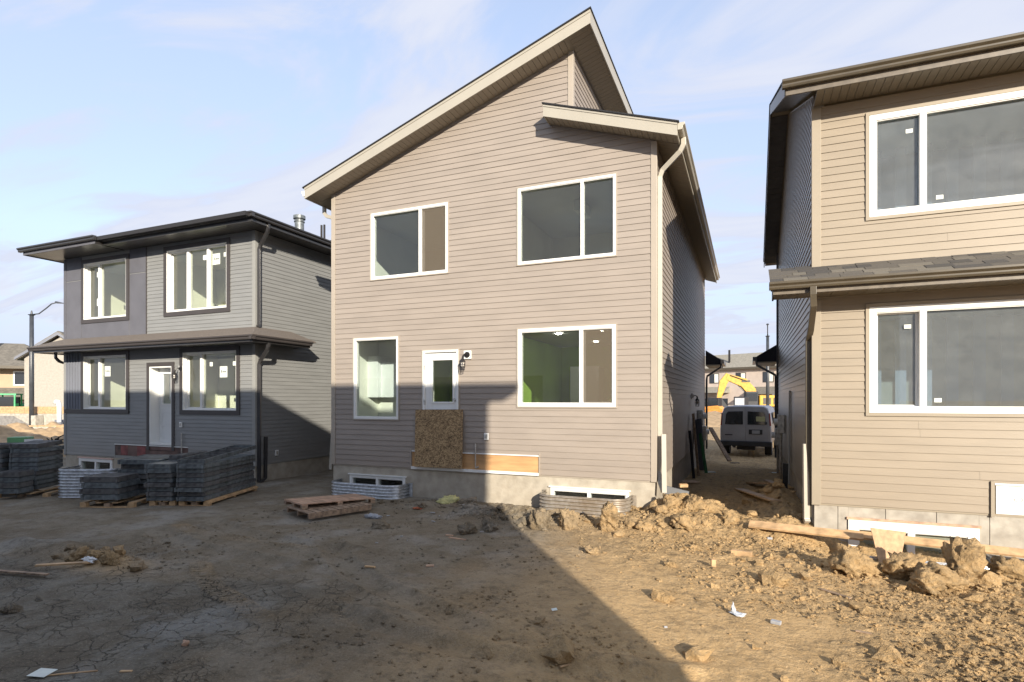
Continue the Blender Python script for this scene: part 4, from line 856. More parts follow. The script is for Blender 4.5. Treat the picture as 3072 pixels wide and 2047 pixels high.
for r in range(5):
    x = .30; y = sy0-.01+r*.125
    while x < 6.2:
        k = random.choice((0, 1, 2, 3)) if x > .31 else r % 4; w_ = (.18, .24, .32, .40)[k]
        inst(SH[random.choice((0, 1, 1, 2))][k], 'shingle', H3, (x, y, sz0+(y-sy0)*sl3+.002+(.006 if random.random() < .45 else 0))); x += w_
MB().box(.345, REE, 9.11, 9.132, 3.635, 3.70).build('fascia', bf_, H3); MB().box(.345, .367, 9.133, RY-.03, 3.62, 3.80).build('fascia', MT['dark_trim'], H3)
gutter(H3, (.29, 9.109, 3.70), (REE, 9.109, 3.70), (0, -1, 0), bg_, s=.9)
MB().box(.36, REE, 9.135, 9.16, 3.66, 3.80).build('sub_fascia', MT['dark_trim'], H3)
soffit_run(H3, lambda x: 3.64, RX+.0, 7.0, 9.134, RY-.026, 'x', .21, bsf); MB().box(.37, RX-.03, 9.134, RY-.026, 3.64, 3.652).build('soffit_board', bsf, H3)
downspout(H3, [(.86, 9.06, 3.71), (.86, 9.06, 3.60), (.87, 9.10, 3.45), (.875, 9.55, 3.15), (.86, 9.72, 3.0), (.86, 9.72, .30)], MT['brown_gutter'], .036)
downspout(H3, [(.84, 9.66, .23), (.83, 9.70, .28), (.82, 9.72, 1.42)], MT['gutter_tan'], .036, 'downspout_extension')
MB().box(.86, .93, RYB-.1, RYB+.04, .2, 8.0).build('corner_trim', MT['dark_trim'], H3)
room(H3, RX+.2, 4.9, RY+.16, 11.8, 3.85, 6.4, 'sheet_room'); room(H3, RX+.2, 4.9, RY+.16, 11.8, .7, 3.5, 'greige')
for z0, z1 in ((3.86, 6.38), (.72, 3.48)):
    for k in range(8): MB().box(1.6+k*.36, 1.6+k*.36+.16, RY+1.75, RY+1.79, z0, z1).build('hanging_sheet', MT['sheet'], H3)
window_well('half buried corrugated window well behind the boulders at the tan house', 1.28, 3.02, RY, .72, -.03, .8, MT['galv'], WG)

# ================================================================ the unseen terrace behind the viewpoint that throws the long shadow and bounces fill into it
H4 = wempty('unseen_terrace_house', (-9, -2.1, 0), 'unseen terrace whose long shadow falls on the site, kept pale to bounce fill into the shade', 'house')
Bx0, Bx1, BY = -27.0, 4.50, -2.1
Bf = Frame(0, BY, (1, 0), (0, 1))
bo = [(x, x+1.8, z, z+1.5) for x in np.arange(Bx0+1.5, Bx1-2, 3.9) for z in (1.7, 4.8)]
m = MB(); wall_panel(m, Bf, Bx0, Bx1, -.5, 7.4, bo); m.box(Bx0, Bx1, BY-11, BY-10.8, -.5, 7.4).box(Bx0, Bx0+.2, BY-10.8, BY-.14, -.5, 7.4).box(Bx1-.2, Bx1, BY-10.8, BY-.14, -.5, 7.4); m.build('wall', mat('pale_blue_grey_siding', (.60, .64, .70, 1), .6, nscale=2, var=.03), H4)  # unseen wall, its tone kept pale to bounce fill into the shade
for (a, b, c, d_) in bo:
    fr = ring(MB(), Bf, a, b, c, d_, .06, .02, -.1).build('window', MT['white'], H4); Bf.box(MB(), a+.06, b-.06, -.05, -.06, c+.06, d_-.06).build('pane', MT['darkglass'], fr)
MB().box(4.53, 4.78, -2.05, -1.6, 7.40, 7.59).build('unseen_eave_return', MT['grey_trim'], H4)
zt = 7.59; x0, x1, y1, y0 = Bx0-.4, 4.525, -1.6, BY-11.5; hw = (y1-y0)/2; rs = .30*hw
MB().add([(x0, y0, zt), (x1, y0, zt), (x1, y1, zt), (x0, y1, zt), (x0+hw, (y0+y1)/2, zt+rs), (x1-hw, (y0+y1)/2, zt+rs), (x0, y0, zt-.2), (x1, y0, zt-.2), (x1, y1, zt-.2), (x0, y1, zt-.2)],
         [(0, 1, 5, 4), (1, 2, 5), (2, 3, 4, 5), (3, 0, 4), (6, 7, 1, 0), (7, 8, 2, 1), (8, 9, 3, 2), (9, 6, 0, 3), (9, 8, 7, 6)]).build('roof', MT['shingle'], H4)

# ================================================================ ground clutter helpers
def gp(px, py, dz=0.0):
    """the spot of soil seen at a photograph pixel"""
    z = 0.0
    for _ in range(12):
        Z = (CZ-z)*1690/(py-1199); p = at(px, py, Z); z = .5*z+.5*(gz(p.x, p.y)+dz)
    return Vector((p.x, p.y, gz(p.x, p.y)+dz))
import bmesh
def ico(sub):
    bm = bmesh.new(); bmesh.ops.create_icosphere(bm, subdivisions=sub, radius=1); v = np.array([x.co[:] for x in bm.verts]); f = np.array([[y.index for y in x.verts] for x in bm.faces]); bm.free(); return v, f
IC = {k: ico(k) for k in (1, 2, 4)}
def blocky(v, seed, amp=.45, rough=.32):
    """push a sphere towards a broken, facetted lump"""
    r = np.random.default_rng(seed); d = v.copy(); out = np.ones(len(v))
    for _ in range(7):
        n = r.normal(size=3); n /= np.linalg.norm(n); c = r.uniform(.45, .85); s = d@n
        out = np.where(s > 1e-3, np.minimum(out, c/np.maximum(s, 1e-3)), out)
    out = np.maximum(out, .5)
    q = fbm(d[:, 0]*1.0+seed*3.1, d[:, 1]+d[:, 2]*1.7, 1.5, 5, seed)*amp + fbm(d[:, 0]*2+seed, d[:, 2]*2-d[:, 1], 5, 5, seed+5)*rough+fbm(d[:, 1]*3+seed, d[:, 0]*3-d[:, 2]*2.2, 6, 3, seed+9)*rough*.35
    return d*(out*(1+q))[:, None]
def boulder(label, px, py, r, h=.8, seed=1, grp='clods of dug clay along the walls', yaw=0, lift=.25):
    v, f = IC[4]; q = blocky(v, seed); p = gp(px, py)
    sc = np.array([r*1.05, r*.9, r*h]); w_ = q*sc
    me = np_mesh('clay_clod', w_, f, MT['clod'], np.tile(np.array([[max(.06, .9*float(clay_and_shade(np.array([p.x]), np.array([p.y]))[0])), .9, 0, 1]]), (len(v), 1)), True)
    o = bpy.data.objects.new('clay_clod', me); C.objects.link(o); o.location = (p.x, p.y, p.z+r*h*(.55 if r > .16 else lift)); o.rotation_euler = (0, 0, yaw); return tag(o, label, 'clod', grp)
B = [('large tan clay boulder at the left end of the pine planks by the tan house', 2558, 1718, .225, .95, 3),
 ('rough round clay boulder just right of the leaning plywood piece', 2722, 1735, .235, .92, 4),
 ('tall craggy clay lump under the right pine plank', 2885, 1738, .25, 1.2, 5),
 ('broad smooth clay slab below the craggy lump', 2830, 1760, .24, .6, 6),
 ('low cracked clay block between the round boulder and the craggy lump', 2770, 1770, .19, .7, 7),
 ('wide clay chunk at the right picture edge below the plank', 3020, 1735, .20, .8, 8),
 ('small clod touching the foot of the leaning plywood piece', 2608, 1700, .085, .8, 9),
 ('pointed clay clod left of the sunlit window well, first in its row', 1622, 1585, .17, 1.25, 10),
 ('tall clay clod in front of the left half of the sunlit window well', 1705, 1580, .17, 1.35, 11),
 ('peaked clay clod in front of the right end of the sunlit window well', 1833, 1590, .19, 1.3, 12),
 ('flat clay clod between the sunlit well and the house corner', 1940, 1585, .16, .8, 13),
 ('big split clod below the dark metal offcut at the house corner', 2010, 1525, .20, .95, 14),
 ('rounded clod right of the dark metal offcut at the lane mouth', 2085, 1528, .20, .8, 15),
 ('broad clod on the crest of spoil at the lane mouth', 2050, 1580, .22, .7, 16),
 ('clay clod on the spoil crest left of the loose pine plank end', 2190, 1560, .13, .8, 17),
 ('dark clod in the shade at the right end of the shaded window well', 1145, 1585, .15, .8, 18),
 ('dark clay lump at the shadow edge under the stub pipe', 1465, 1590, .17, .8, 19),
 ('dark clay lump in the shade right of the yellow sack', 1400, 1600, .16, .75, 20),
 ('lone dark clod on the smooth grey clay at the left edge', 33, 1838, .085, .8, 21),
 ('broken clod beside the flattened white bag at the far left', 232, 1672, .13, .8, 22),
 ('pale tan clod at the right end of the small heap at the left', 330, 1690, .12, .8, 23),
 ('tan block clod in the middle of the small heap at the left', 285, 1672, .11, .9, 24),
 ('lone shadowed clod on the bright soil left of the wooden block', 1775, 1660, .10, .75, 25),
 ('smooth clod pair half sunk in bright soil below the spoil crest', 2010, 1700, .08, .7, 26)]
for i, b_ in enumerate(B): boulder(*b_[:5], seed=b_[5], yaw=i*1.3)
# loose clods too many to count: three sizes merged into one mesh
def scatter(name, n, xr, yr, smin, smax, dens, key, seed, label, pw=2.2, sink=.1, flat=(.55, .9)):
    r = np.random.default_rng(seed); v, f = IC[key]; var = [blocky(v, 100+seed*10+k, .55, .5) for k in range(12)]
    X = r.uniform(*xr, n*6); Y = r.uniform(*yr, n*6); d = dens(X, Y); keep = r.uniform(size=n*6) < d; X = X[keep][:n]; Y = Y[keep][:n]
    ok = ~((Y > YF-.02) & (X > XL-.05) & (X < XR+.05)) & ~((Y > RY-.02) & (X > RX-.03)); X, Y = X[ok], Y[ok]; k = len(X)
    S = smin+(smax-smin)*r.uniform(size=k)**pw; Z0 = ground_h(X, Y); A = r.uniform(0, 6.28, k); FL = r.uniform(*flat, k); V = np.empty((k, len(v), 3))
    c, s = np.cos(A), np.sin(A)
    for q in range(12):
        m_ = np.arange(k) % 12 == q; b = var[q]; cs, sn, ss = c[m_][:, None], s[m_][:, None], S[m_][:, None]
        V[m_, :, 0] = X[m_][:, None]+(b[:, 0]*cs-b[:, 1]*sn)*ss; V[m_, :, 1] = Y[m_][:, None]+(b[:, 0]*sn+b[:, 1]*cs)*ss
        V[m_, :, 2] = Z0[m_][:, None]+(b[:, 2]*FL[m_][:, None]+sink)*ss
    F_ = (f[None]+(np.arange(k)*len(v))[:, None, None]).reshape(-1, 3)
    cl = np.clip(clay_and_shade(X, Y), 0, 1); so_ = np.stack([np.repeat(cl, len(v)), np.full(k*len(v), .8), np.zeros(k*len(v)), np.ones(k*len(v))], 1)
    o = bpy.data.objects.new(name, np_mesh(name, V.reshape(-1, 3), F_, MT['clod'], so_, False)); C.objects.link(o); return tag(o, label, kind='stuff')
def dens_small(x, y):
    return np.clip((roughness(x, y)-.15)*1.1, .05, 1)*(1-.93*crackness(x, y))*np.clip(.35+1.5*fbm(x, y, 1.3, 4, 201), .05, 1)
def dens_big(x, y):
    h = np.exp(-((x-2.9)/2.3)**2-((y-7.85)/.5)**2)+.9*np.exp(-((x+3)/1.5)**2-((y-9.2)/.4)**2)+np.exp(-((x+1)/.8)**2-((y-10.2)/.8)**2)+.5*np.exp(-((x+5.2)/1.1)**2-((y-9.5)/.4)**2)+1.6*np.exp(-((x+7.6)/.6)**2-((y-4.68)/.16)**2)+.4*np.exp(-((x-.5)/.5)**2-((y-12)/2)**2)
    return np.clip(h+.03*sstep(-3, 0, x), 0, 1)
scatter('small_clods', 21000, (-8.5, 5.0), (2.8, 9.8), .006, .030, dens_small, 1, 3, 'crumbs of dry clay strewn over the soil')
scatter('clods', 2200, (-8.5, 5.0), (2.8, 10.4), .014, .052, lambda x, y: np.clip(dens_small(x, y)*.6+dens_big(x, y), 0, 1), 2, 4, 'fist sized clods of clay strewn over the soil', pw=2.6)
scatter('spoil_clods', 560, (-8.5, 5.0), (4, 14), .05, .16, dens_big, 2, 5, 'broken clay chunks heaped along the house walls', pw=1.8)

# ================================================================ lumber, boards and litter
def piece(name, label, cat, mat_, L, W_, T, p, rz=0, rx=0, ry=0, grp=None, bevel=.003):
    o = MB().box(-L/2, L/2, -W_/2, W_/2, 0, T).build(name, mat_, None, loc=p, rot=(rx, ry, rz), bevel=bevel); return tag(o, label, cat, grp)
def board_between(name, label, cat, mat_, a, b, W_, T, grp=None, roll=0):
    a, b = Vector(a), Vector(b); d = b-a; o = MB().box(0, d.length, -W_/2, W_/2, 0, T).build(name, mat_, None, bevel=.003)
    o.location = a; o.rotation_euler = (Matrix.Rotation(math.atan2(d.y, d.x), 3, 'Z')@Matrix.Rotation(-math.asin(d.z/d.length), 3, 'Y')@Matrix.Rotation(roll, 3, 'X')).to_euler(); return tag(o, label, cat, grp)
PL = 'planks lying about the site'
board_between('pine_plank', 'long pine plank bridging the trench, pointing at the lane, left of two', 'plank', MT['pine'], (.02, 9.42, .17), (1.50, 9.20, .16), .155, .036, PL, .45)
board_between('pine_plank', 'long pine plank under the tan house basement window, cut off at right', 'plank', MT['pine'], (1.30, 9.33, .16), (4.6, 9.0, .10), .14, .036, PL, .5)
pl = MB().prism([(0, 0, 0), (.23, .0, .0), (.35, 0, .44), (-.055, 0, .47)], (0, .018, 0)).build('plywood_offcut', MT['osb2'], None, loc=(1.60, 8.70, -.06), rot=(R(-24), 0, R(4)))
tag(pl, 'pale plywood offcut leaning upright against the pine planks', 'board')
board_between('lane_board', 'nearest loose board lying on the dirt in the lane', 'plank', MT['pine'], gp(2216, 1470)+Vector((0, 0, .02)), gp(2328, 1510)+Vector((0, 0, .02)), .20, .03, PL)
board_between('lane_board', 'second loose board in the lane, just beyond the nearest one', 'plank', MT['pine'], gp(2248, 1450)+Vector((0, 0, .02)), gp(2326, 1467)+Vector((0, 0, .02)), .17, .03, PL)
board_between('lane_board', 'short board in the lane by the tan house wall', 'plank', MT['pine'], gp(2300, 1446)+Vector((0, 0, .02)), gp(2342, 1465)+Vector((0, 0, .04)), .15, .03, PL)
board_between('lane_board', 'flat board at the lane mouth against the taupe house', 'plank', MT['osb2'], gp(2028, 1452)+Vector((0, 0, .05)), gp(2092, 1450)+Vector((0, 0, .03)), .45, .018, PL)
mo = MB().box(-.24, .24, -.10, .10, 0, .006).box(-.24, .24, -.10, -.094, -.16, 0).box(.234, .24, -.094, .10, -.16, 0).build('metal_offcut', MT['pole'], None, loc=gp(2030, 1508)+Vector((0, 0, .28)), rot=(R(-14), R(12), R(8)), bevel=.002); tag(mo, 'folded dark sheet metal offcut lying on clods at the house corner', 'metal sheet')
piece('wood_chunk', 'short pale wood chunk resting on the folded metal offcut', 'wood offcut', MT['pine'], .17, .07, .06, gp(2050, 1505)+Vector((0, .02, .30)), .5, .2)
piece('wood_block', 'pale pine block on bright soil, larger of two', 'wood offcut', MT['pine'], .26, .075, .07, gp(2225, 1668), -.15, grp='blocks of scrap wood')
piece('wood_block', 'small upright pine block on bright soil left of the larger block', 'wood offcut', MT['pine'], .055, .05, .09, gp(2140, 1700), .3, grp='blocks of scrap wood')
piece('white_block', 'small white foam block right of the crumpled plastic', 'foam piece', MT['chrome'], .085, .05, .03, gp(2328, 1872), -.3, grp='bits of white litter')
piece('white_block', 'tiny white chip on the bright soil near the shadow edge', 'foam piece', MT['chrome'], .03, .02, .015, gp(1997, 1884), .3, grp='bits of white litter')
piece('white_block', 'white scrap near the left end of the long plank', 'foam piece', MT['chrome'], .07, .04, .03, gp(2309, 1620), .2, grp='bits of white litter')
piece('shim', 'thin broken lath on bright soil below the tall boulders', 'wood offcut', MT['oldwood'], .34, .045, .012, gp(2505, 1785)+Vector((0, 0, .01)), -.7, grp='thin sticks')
piece('shim', 'grey splinter board on bright soil at lower right', 'wood offcut', MT['oldwood'], .12, .03, .012, gp(2590, 1900), -.2, grp='thin sticks')
piece('shim', 'pale lath in the shade below the window wells', 'wood offcut', MT['pine_pink'], .30, .04, .015, gp(1372, 1618), -.12, grp='thin sticks')
piece('shim', 'short pale lath in the shade above the longer one', 'wood offcut', MT['pine_pink'], .12, .035, .015, gp(1348, 1608), .1, grp='thin sticks')
piece('shim', 'pale wood sliver on shaded soil near the bottom centre', 'wood offcut', MT['pine'], .11, .022, .01, gp(1697, 1998), .9, grp='thin sticks')
piece('shim', 'pale twig lying on shaded soil left of centre', 'wood offcut', MT['pine'], .14, .03, .02, gp(1110, 1703), .1, grp='thin sticks')
piece('shim', 'rounded pinkish shard beside the pale twig', 'wood offcut', MT['pine_pink'], .10, .04, .02, gp(1290, 1700), .5, grp='thin sticks')
piece('cardboard_flake', 'small pale cardboard flake on shaded soil at lower centre', 'litter', MT['sticker'], .06, .03, .004, gp(1663, 1835)+Vector((0, 0, .02)), .8, .5, grp='bits of white litter')
piece('cardboard_flake', 'torn pinkish flake on shaded soil left of the pale one', 'litter', MT['pine_pink'], .09, .02, .006, gp(1437, 1838), -.2, grp='bits of white litter')
piece('paper_sheet', 'white card on the clay in the bottom left corner', 'litter', MT['sticker'], .15, .115, .004, gp(127, 2027)+Vector((0, 0, .02)), .25, .05)
piece('shim', 'long thin stick on the clay at the bottom left', 'wood offcut', MT['pine'], .36, .014, .01, gp(212, 2022), .62, grp='thin sticks')
piece('shim', 'small yellowish wood shaving at the bottom left', 'wood offcut', MT['pine'], .09, .025, .01, gp(378, 2016), .4, grp='thin sticks')
piece('shim', 'weathered lath lying along the small heap at the left', 'wood offcut', MT['pine'], .62, .05, .02, gp(195, 1706)+Vector((0, 0, .05)), .62, .1, grp='thin sticks')
piece('shim', 'grey flat stave at the left picture edge', 'wood offcut', MT['oldwood'], .8, .05, .02, gp(60, 1728)+Vector((0, 0, .03)), .2, grp='thin sticks')
st = MB(); v, f = IC[2]; st.add([tuple(p) for p in blocky(v, 77)*np.array([.034, .03, .04])], [tuple(x) for x in f]); st = st.build('stone', MT['pine_pink'], None, loc=gp(555, 1938)+Vector((0, 0, .02))); tag(st, 'lone pale stone on the cracked clay at the front', 'stone')
for i, (px, py, w_) in enumerate(((1130, 1632, .05), (1205, 1612, .04), (1222, 1625, .03), (1300, 1567, .09), (1445, 1598, .05), (1390, 1515, .07), (1405, 1592, .08), (1298, 1541, .09), (1165, 1550, .07), (1318, 1551, .05))):
    piece('paper_scrap', ['white paper scrap nearest the bottom of the shaded litter', 'pale splinter above the paper scraps', 'white chip below the splinter', 'white strip of wrap under the stub pipe', 'white tag beside the dark clod', 'white scrap right of the yellow sack', 'bluish white cup like scrap near the shadow edge', 'pale strip left of the yellow sack', 'pale wrap strip under the shaded window well', 'pale chip in the middle of the shaded litter'][i], 'litter', MT['chrome'], w_, w_*.3, .012, gp(px, py)+Vector((0, 0, .01)), i*.9, .15, grp='bits of white litter')
def crumple(name, label, cat, mat_, p, dims, seed, key=4, amp=.55):
    v, f = IC[key]; q = blocky(v, seed, amp, .4)*np.array(dims); me = np_mesh(name, q, f, mat_, None, True); o = bpy.data.objects.new(name, me); C.objects.link(o); o.location = p; return tag(o, label, cat)
crumple('plastic_wrap', 'crumpled clear plastic wrap standing up on the bright soil', 'plastic wrap', MT['foil'], gp(2200, 1842)+Vector((0, 0, .03)), (.03, .03, .085), 31)
crumple('plastic_scrap', 'flat flap of clear plastic at the foot of the crumpled wrap', 'plastic wrap', MT['foil'], gp(2216, 1846)+Vector((0, 0, .012)), (.085, .05, .014), 32)
crumple('sack', 'pale yellow half buried sack by the foundation in the shade', 'sack', MT['yellowbag'], gp(1345, 1510)+Vector((0, 0, .02)), (.26, .16, .13), 33, amp=.2)
crumple('bag', 'white crushed bag on shaded soil right of the pallets', 'bag', MT['chrome'], gp(1120, 1555)+Vector((0, 0, .03)), (.17, .08, .05), 34)
crumple('bag', 'flattened white bag on the small heap at the far left', 'bag', MT['plastic_white'], gp(262, 1690)+Vector((0, 0, .05)), (.15, .05, .035), 35)
crumple('orange_netting', 'scrap of orange netting beside the shaded window well', 'netting', MT['orange_net'], gp(1250, 1527)+Vector((0, 0, .01)), (.12, .06, .02), 36)
# pallets
def pallet(label, L, W_, nd, m1, loc, rot, along=True, grp='wooden pallets'):
    t = empty('pallet', loc, label, 'pallet', grp, rot=rot); bw_ = W_/nd
    for k in range(nd): MB().box(0, L, k*bw_+.004, (k+1)*bw_-.006, .105, .125).build('deck_board', m1, t, bevel=.002)
    for k in range(3):
        x = .0+(L-.10)*k/2
        MB().box(x, x+.10, 0, W_, .085, .104).build('cross_board', m1, t)
        for q in range(3): y = (W_-.09)*q/2; MB().box(x, x+.10, y, y+.09, .018, .085).build('pallet_block', MT['oldwood'], t)
    for q in range(3): y = (W_-.09)*q/2; MB().box(0, L, y, y+.09, 0, .018).build('base_board', MT['oldwood'], t)
    t.scale = (1, 1, .8)
    return t
pallet('fresh plank topped pallet lying on a darker one beside the shaded window well', 1.46, .84, 6, MT['pine_pink'], (-7.36, 7.86, .125), (R(-1), R(2.5), R(66)))
t = empty('pallet', (-7.02, 7.66, .0), 'weathered dark pallet underneath the fresh plank topped one', 'pallet', 'wooden pallets', rz=R(68))
for k in range(9): MB().box(k*.14, k*.14+.112, 0, .92, .10, .12).build('deck_board', MT['oldwood'], t, bevel=.002)
for y in (0, .43, .86): MB().box(0, 1.23, y, y+.05, .02, .10).build('stringer', MT['oldwood'], t)

# ================================================================ stacks of steel form panels
FP = 'steel form panels stacked by the grey house'
def form_mesh(W_, L, T):
    e = {}
    def chan(mb, x0, x1, y0, y1, inx):                         # web with two lips standing out
        mb.box(x0, x1, y0, y1, 0, T)
    s = MB(); s.box(0, .038, 0, L, .004, T-.012).box(.012, .038, 0, L, T-.012, T); e['side_rail'] = s
    s = MB(); s.box(W_-.038, W_, 0, L, .004, T-.012).box(W_-.038, W_-.012, 0, L, T-.012, T).box(W_-.026, W_-.004, .3, .34, .008, T-.008).box(W_-.026, W_-.004, L*.62, L*.62+.04, .008, T-.008); e['side_rail2'] = s
    s = MB(); s.box(.04, W_-.04, .008, .034, .004, T-.012).box(.04, W_-.04, .018, .034, T-.012, T).box(.0, .04, -.012, .014, .004, T-.004).box(W_-.055, W_-.015, -.012, .014, .004, T-.004); e['end_rail'] = s
    s = MB(); s.box(.024, W_-.024, L-.024, L, 0, T); e['end_rail2'] = s
    e['face_plate'] = MB().box(.026, W_-.026, .026, L-.026, T-.012, T-.004)
    return e
FM = {}
def form_stack(where, x, y, rz, W_, L, T, n, z0, lean=0, open_top=False, m1=('form', 'form2')):
    key = (W_, L, T)
    if key not in FM: FM[key] = {mm: {k: b.mesh(k.rstrip('2'), MT[mm]) for k, b in form_mesh(*key).items()} for mm in ('form', 'form2')}
    words = ['lowest', 'second', 'third', 'fourth', 'fifth', 'sixth', 'seventh', 'eighth', 'ninth', 'tenth']
    r = random.Random(len(where)*7+n)
    for k in range(n):
        top = k == n-1
        lab = ('topmost' if top else words[k]) + ' dark form panel ' + ('' if top or k == 0 else 'up ') + 'in the ' + where
        jx, jy, ja = r.uniform(-.024, .024), r.uniform(-.055, .035), r.uniform(-.02, .02)
        c, s = math.cos(rz), math.sin(rz)
        t = empty('form_panel', (x+jx*c-jy*s, y+jx*s+jy*c, z0+k*(T+.004)), lab, 'form panel', FP, rot=(r.uniform(0, .006) + (lean if top else 0), r.uniform(-.006, .006), rz+ja))
        ms = FM[key][m1[k % 2] if r.random() < .8 else 'form']
        for q, me in ms.items():
            if q == 'face_plate' and open_top and top: continue
            inst(me, me.name.split('.')[0], t)
        if open_top and top:
            for q in range(1, 6): MB().box(.024, W_-.024, L*q/6, L*q/6+.015, .01, T-.01).build('cross_rib', MT['form2'], t)
        elif top:
            for q in range(1, 4): MB().box(.03, W_-.03, L*q/4, L*q/4+.02, T-.003, T+.004).build('cross_rib', MT['form2'], t)
A0 = R(20.9)
form_stack('left column of the long stack', -10.99, 7.50, A0, .52, 2.02, .088, 8, .09)
form_stack('right column of the long stack', -10.42, 7.72, A0, .56, 2.02, .088, 9, .09, lean=R(3.2), open_top=True)
form_stack('low front stack left of the long stack', -12.06, 6.93, R(23), .74, .62, .11, 4, .13)
form_stack('taller stack behind the low front stack', -12.15, 7.72, R(21), .92, .8, .10, 7, .12, lean=R(2))
form_stack('narrow stack behind the long stack', -11.22, 8.15, R(21), .30, .9, .10, 8, .10)
form_stack('tall stack, second from the left edge', -14.86, 7.10, R(29), .58, .80, .096, 10, .13, lean=R(2))
form_stack('stack cut off by the left picture edge', -15.50, 6.72, R(29), .60, .80, .096, 10, .12, lean=R(-1))
form_stack('low stack before the tall left stack', -14.50, 6.66, R(29), .5, .42, .11, 4, .13)
def low_pallet(label, x, y, rz, L, W_):
    t = empty('pallet', (x, y, gz(x, y)-.01), label, 'pallet', 'wooden pallets', rz=rz)
    for k in range(4): MB().box(k*(L-.1)/3, k*(L-.1)/3+.10, 0, W_, .088, .108).build('deck_board', MT['pine'], t)
    for q in range(3):
        for k in range(3): MB().box(k*(L-.12)/2, k*(L-.12)/2+.12, q*(W_-.09)/2, q*(W_-.09)/2+.09, .02, .088).build('pallet_block', MT['oldwood'] if k == 1 else MT['pine'], t)
    MB().box(0, L, 0, .09, 0, .02).build('base_board', MT['pine'], t); MB().box(0, L, W_-.09, W_, 0, .02).build('base_board', MT['pine'], t); return t
low_pallet('pale pallet under the low front stack of form panels', -12.08, 6.92, R(23), 1.05, .9)
low_pallet('pale pallet under the tall left stack of form panels', -14.85, 6.80, R(29), 1.1, 1.2)
low_pallet('pallet under the left column of the long stack', -10.98, 7.55, A0, .52, 1.9)
t = low_pallet('orange pine pallet under the long stack beside the grey house', -10.42, 7.76, A0, .62, 1.95)
MB().box(.60, .64, -.02, 1.97, .055, .09).build('edge_board', MT['pine'], t)

# ================================================================ things down the lane
v0 = at(2236, 1365, 23.6); VG = -.27
V = empty('work_van', (v0.x, v0.y, VG), 'white work van with two rear doors parked at the end of the lane', 'van', rot=(0, 0, R(-5)))
prof = [(-1.0, .62), (-1.0, 1.05), (-.985, 1.40), (-.93, 1.78), (-.86, 2.0), (-.72, 2.09), (0, 2.11), (.72, 2.09), (.86, 2.0), (.93, 1.78), (.985, 1.40), (1.0, 1.05), (1.0, .62), (.96, .48), (-.96, .48)]
def vring(y, s=1, sz=1, dz=0): return [(x*s, y, .48+(z-.48)*sz+dz) for x, z in prof]
rings = [vring(-.03, .965, .975), vring(.0, .985, .99), vring(.05), vring(4.0), vring(4.25, .97, .60), vring(5.35, .93, .52), vring(5.5, .85, .42)]
m = MB(); n = len(prof); m.v = [p for r_ in rings for p in r_]
m.f = [tuple(range(n))[::-1], tuple(range((len(rings)-1)*n, len(rings)*n))] + [(i*n+j_, i*n+(j_+1) % n, (i+1)*n+(j_+1) % n, (i+1)*n+j_) for i in range(len(rings)-1) for j_ in range(n)]
m.build('body', MT['van'], V, smooth=False, bevel=.02)
for s in (-1, 1):
    x0, x1 = (s*.02, s*.80)
    dz = MB().prism([(s*.025, -.045, .62), (s*.90, -.045, .62), (s*.90, -.045, 1.35), (s*.84, -.045, 1.80), (s*.72, -.045, 1.95), (s*.025, -.045, 1.97)], (0, .03, 0)).build('rear_door', MT['van'], V, bevel=.012)
    MB().prism([(s*.09, -.058, 1.32), (s*.80, -.058, 1.32), (s*.755, -.058, 1.76), (s*.68, -.058, 1.86), (s*.09, -.058, 1.88)], (0, .02, 0)).build('rear_window', MT['darkglass'], dz, bevel=.01)
    MB().prism([(s*.93, -.04, 1.28), (s*.985, -.02, 1.28), (s*.945, -.02, 1.80), (s*.90, -.04, 1.80)], (0, .05, 0)).build('tail_light', MT['tail'], V, bevel=.006)
    MB().tube([(s*.99-.12*s, 4.6, .36), (s*.99+.02*s, 4.6, .36)], .36, 20).build('wheel', MT['rubber'], V); w_ = MB().tube([(s*.70, .95, .36), (s*.97, .95, .36)], .36, 20).build('wheel', MT['rubber'], V)
    MB().tube([(s*.965, .95, .36), (s*.985, .95, .36)], .2, 16).build('hub_cap', MT['galv_dull'], w_)
    MB().box(s*1.0, s*1.012, 1.2, 3.9, 1.32, 1.82).build('side_window', MT['darkglass'], V, bevel=.01)
    MB().box(s*1.02, s*1.2, 4.35, 4.42, 1.25, 1.5).build('side_mirror', MT['van_plastic'], V, bevel=.01)
MB().box(-1.02, 1.02, -.16, .04, .42, .63).build('rear_bumper', MT['van_plastic'], V, bevel=.03)
pf = MB().box(.14, .66, -.062, -.046, .92, 1.12).build('plate_recess', MT['van_plastic'], V, bevel=.006); MB().box(.26, .56, -.068, -.063, .95, 1.09).build('number_plate', MT['chrome'], pf)
MB().box(-.80, -.50, -.056, -.047, .86, .90).build('badge', MT['van_plastic'], V)
MB().box(.42, .76, -.066, -.060, 1.46, 1.66).build('notice', mat('yellowed_notice', (.45, .45, .25, 1), .7), V); MB().box(.74, .84, -.066, -.060, 1.34, 1.44).build('badge_sticker', MT['ink'], V)
MB().box(-.35, .35, .2, .6, .25, .48).build('undercarriage', MT['van_plastic'], V)
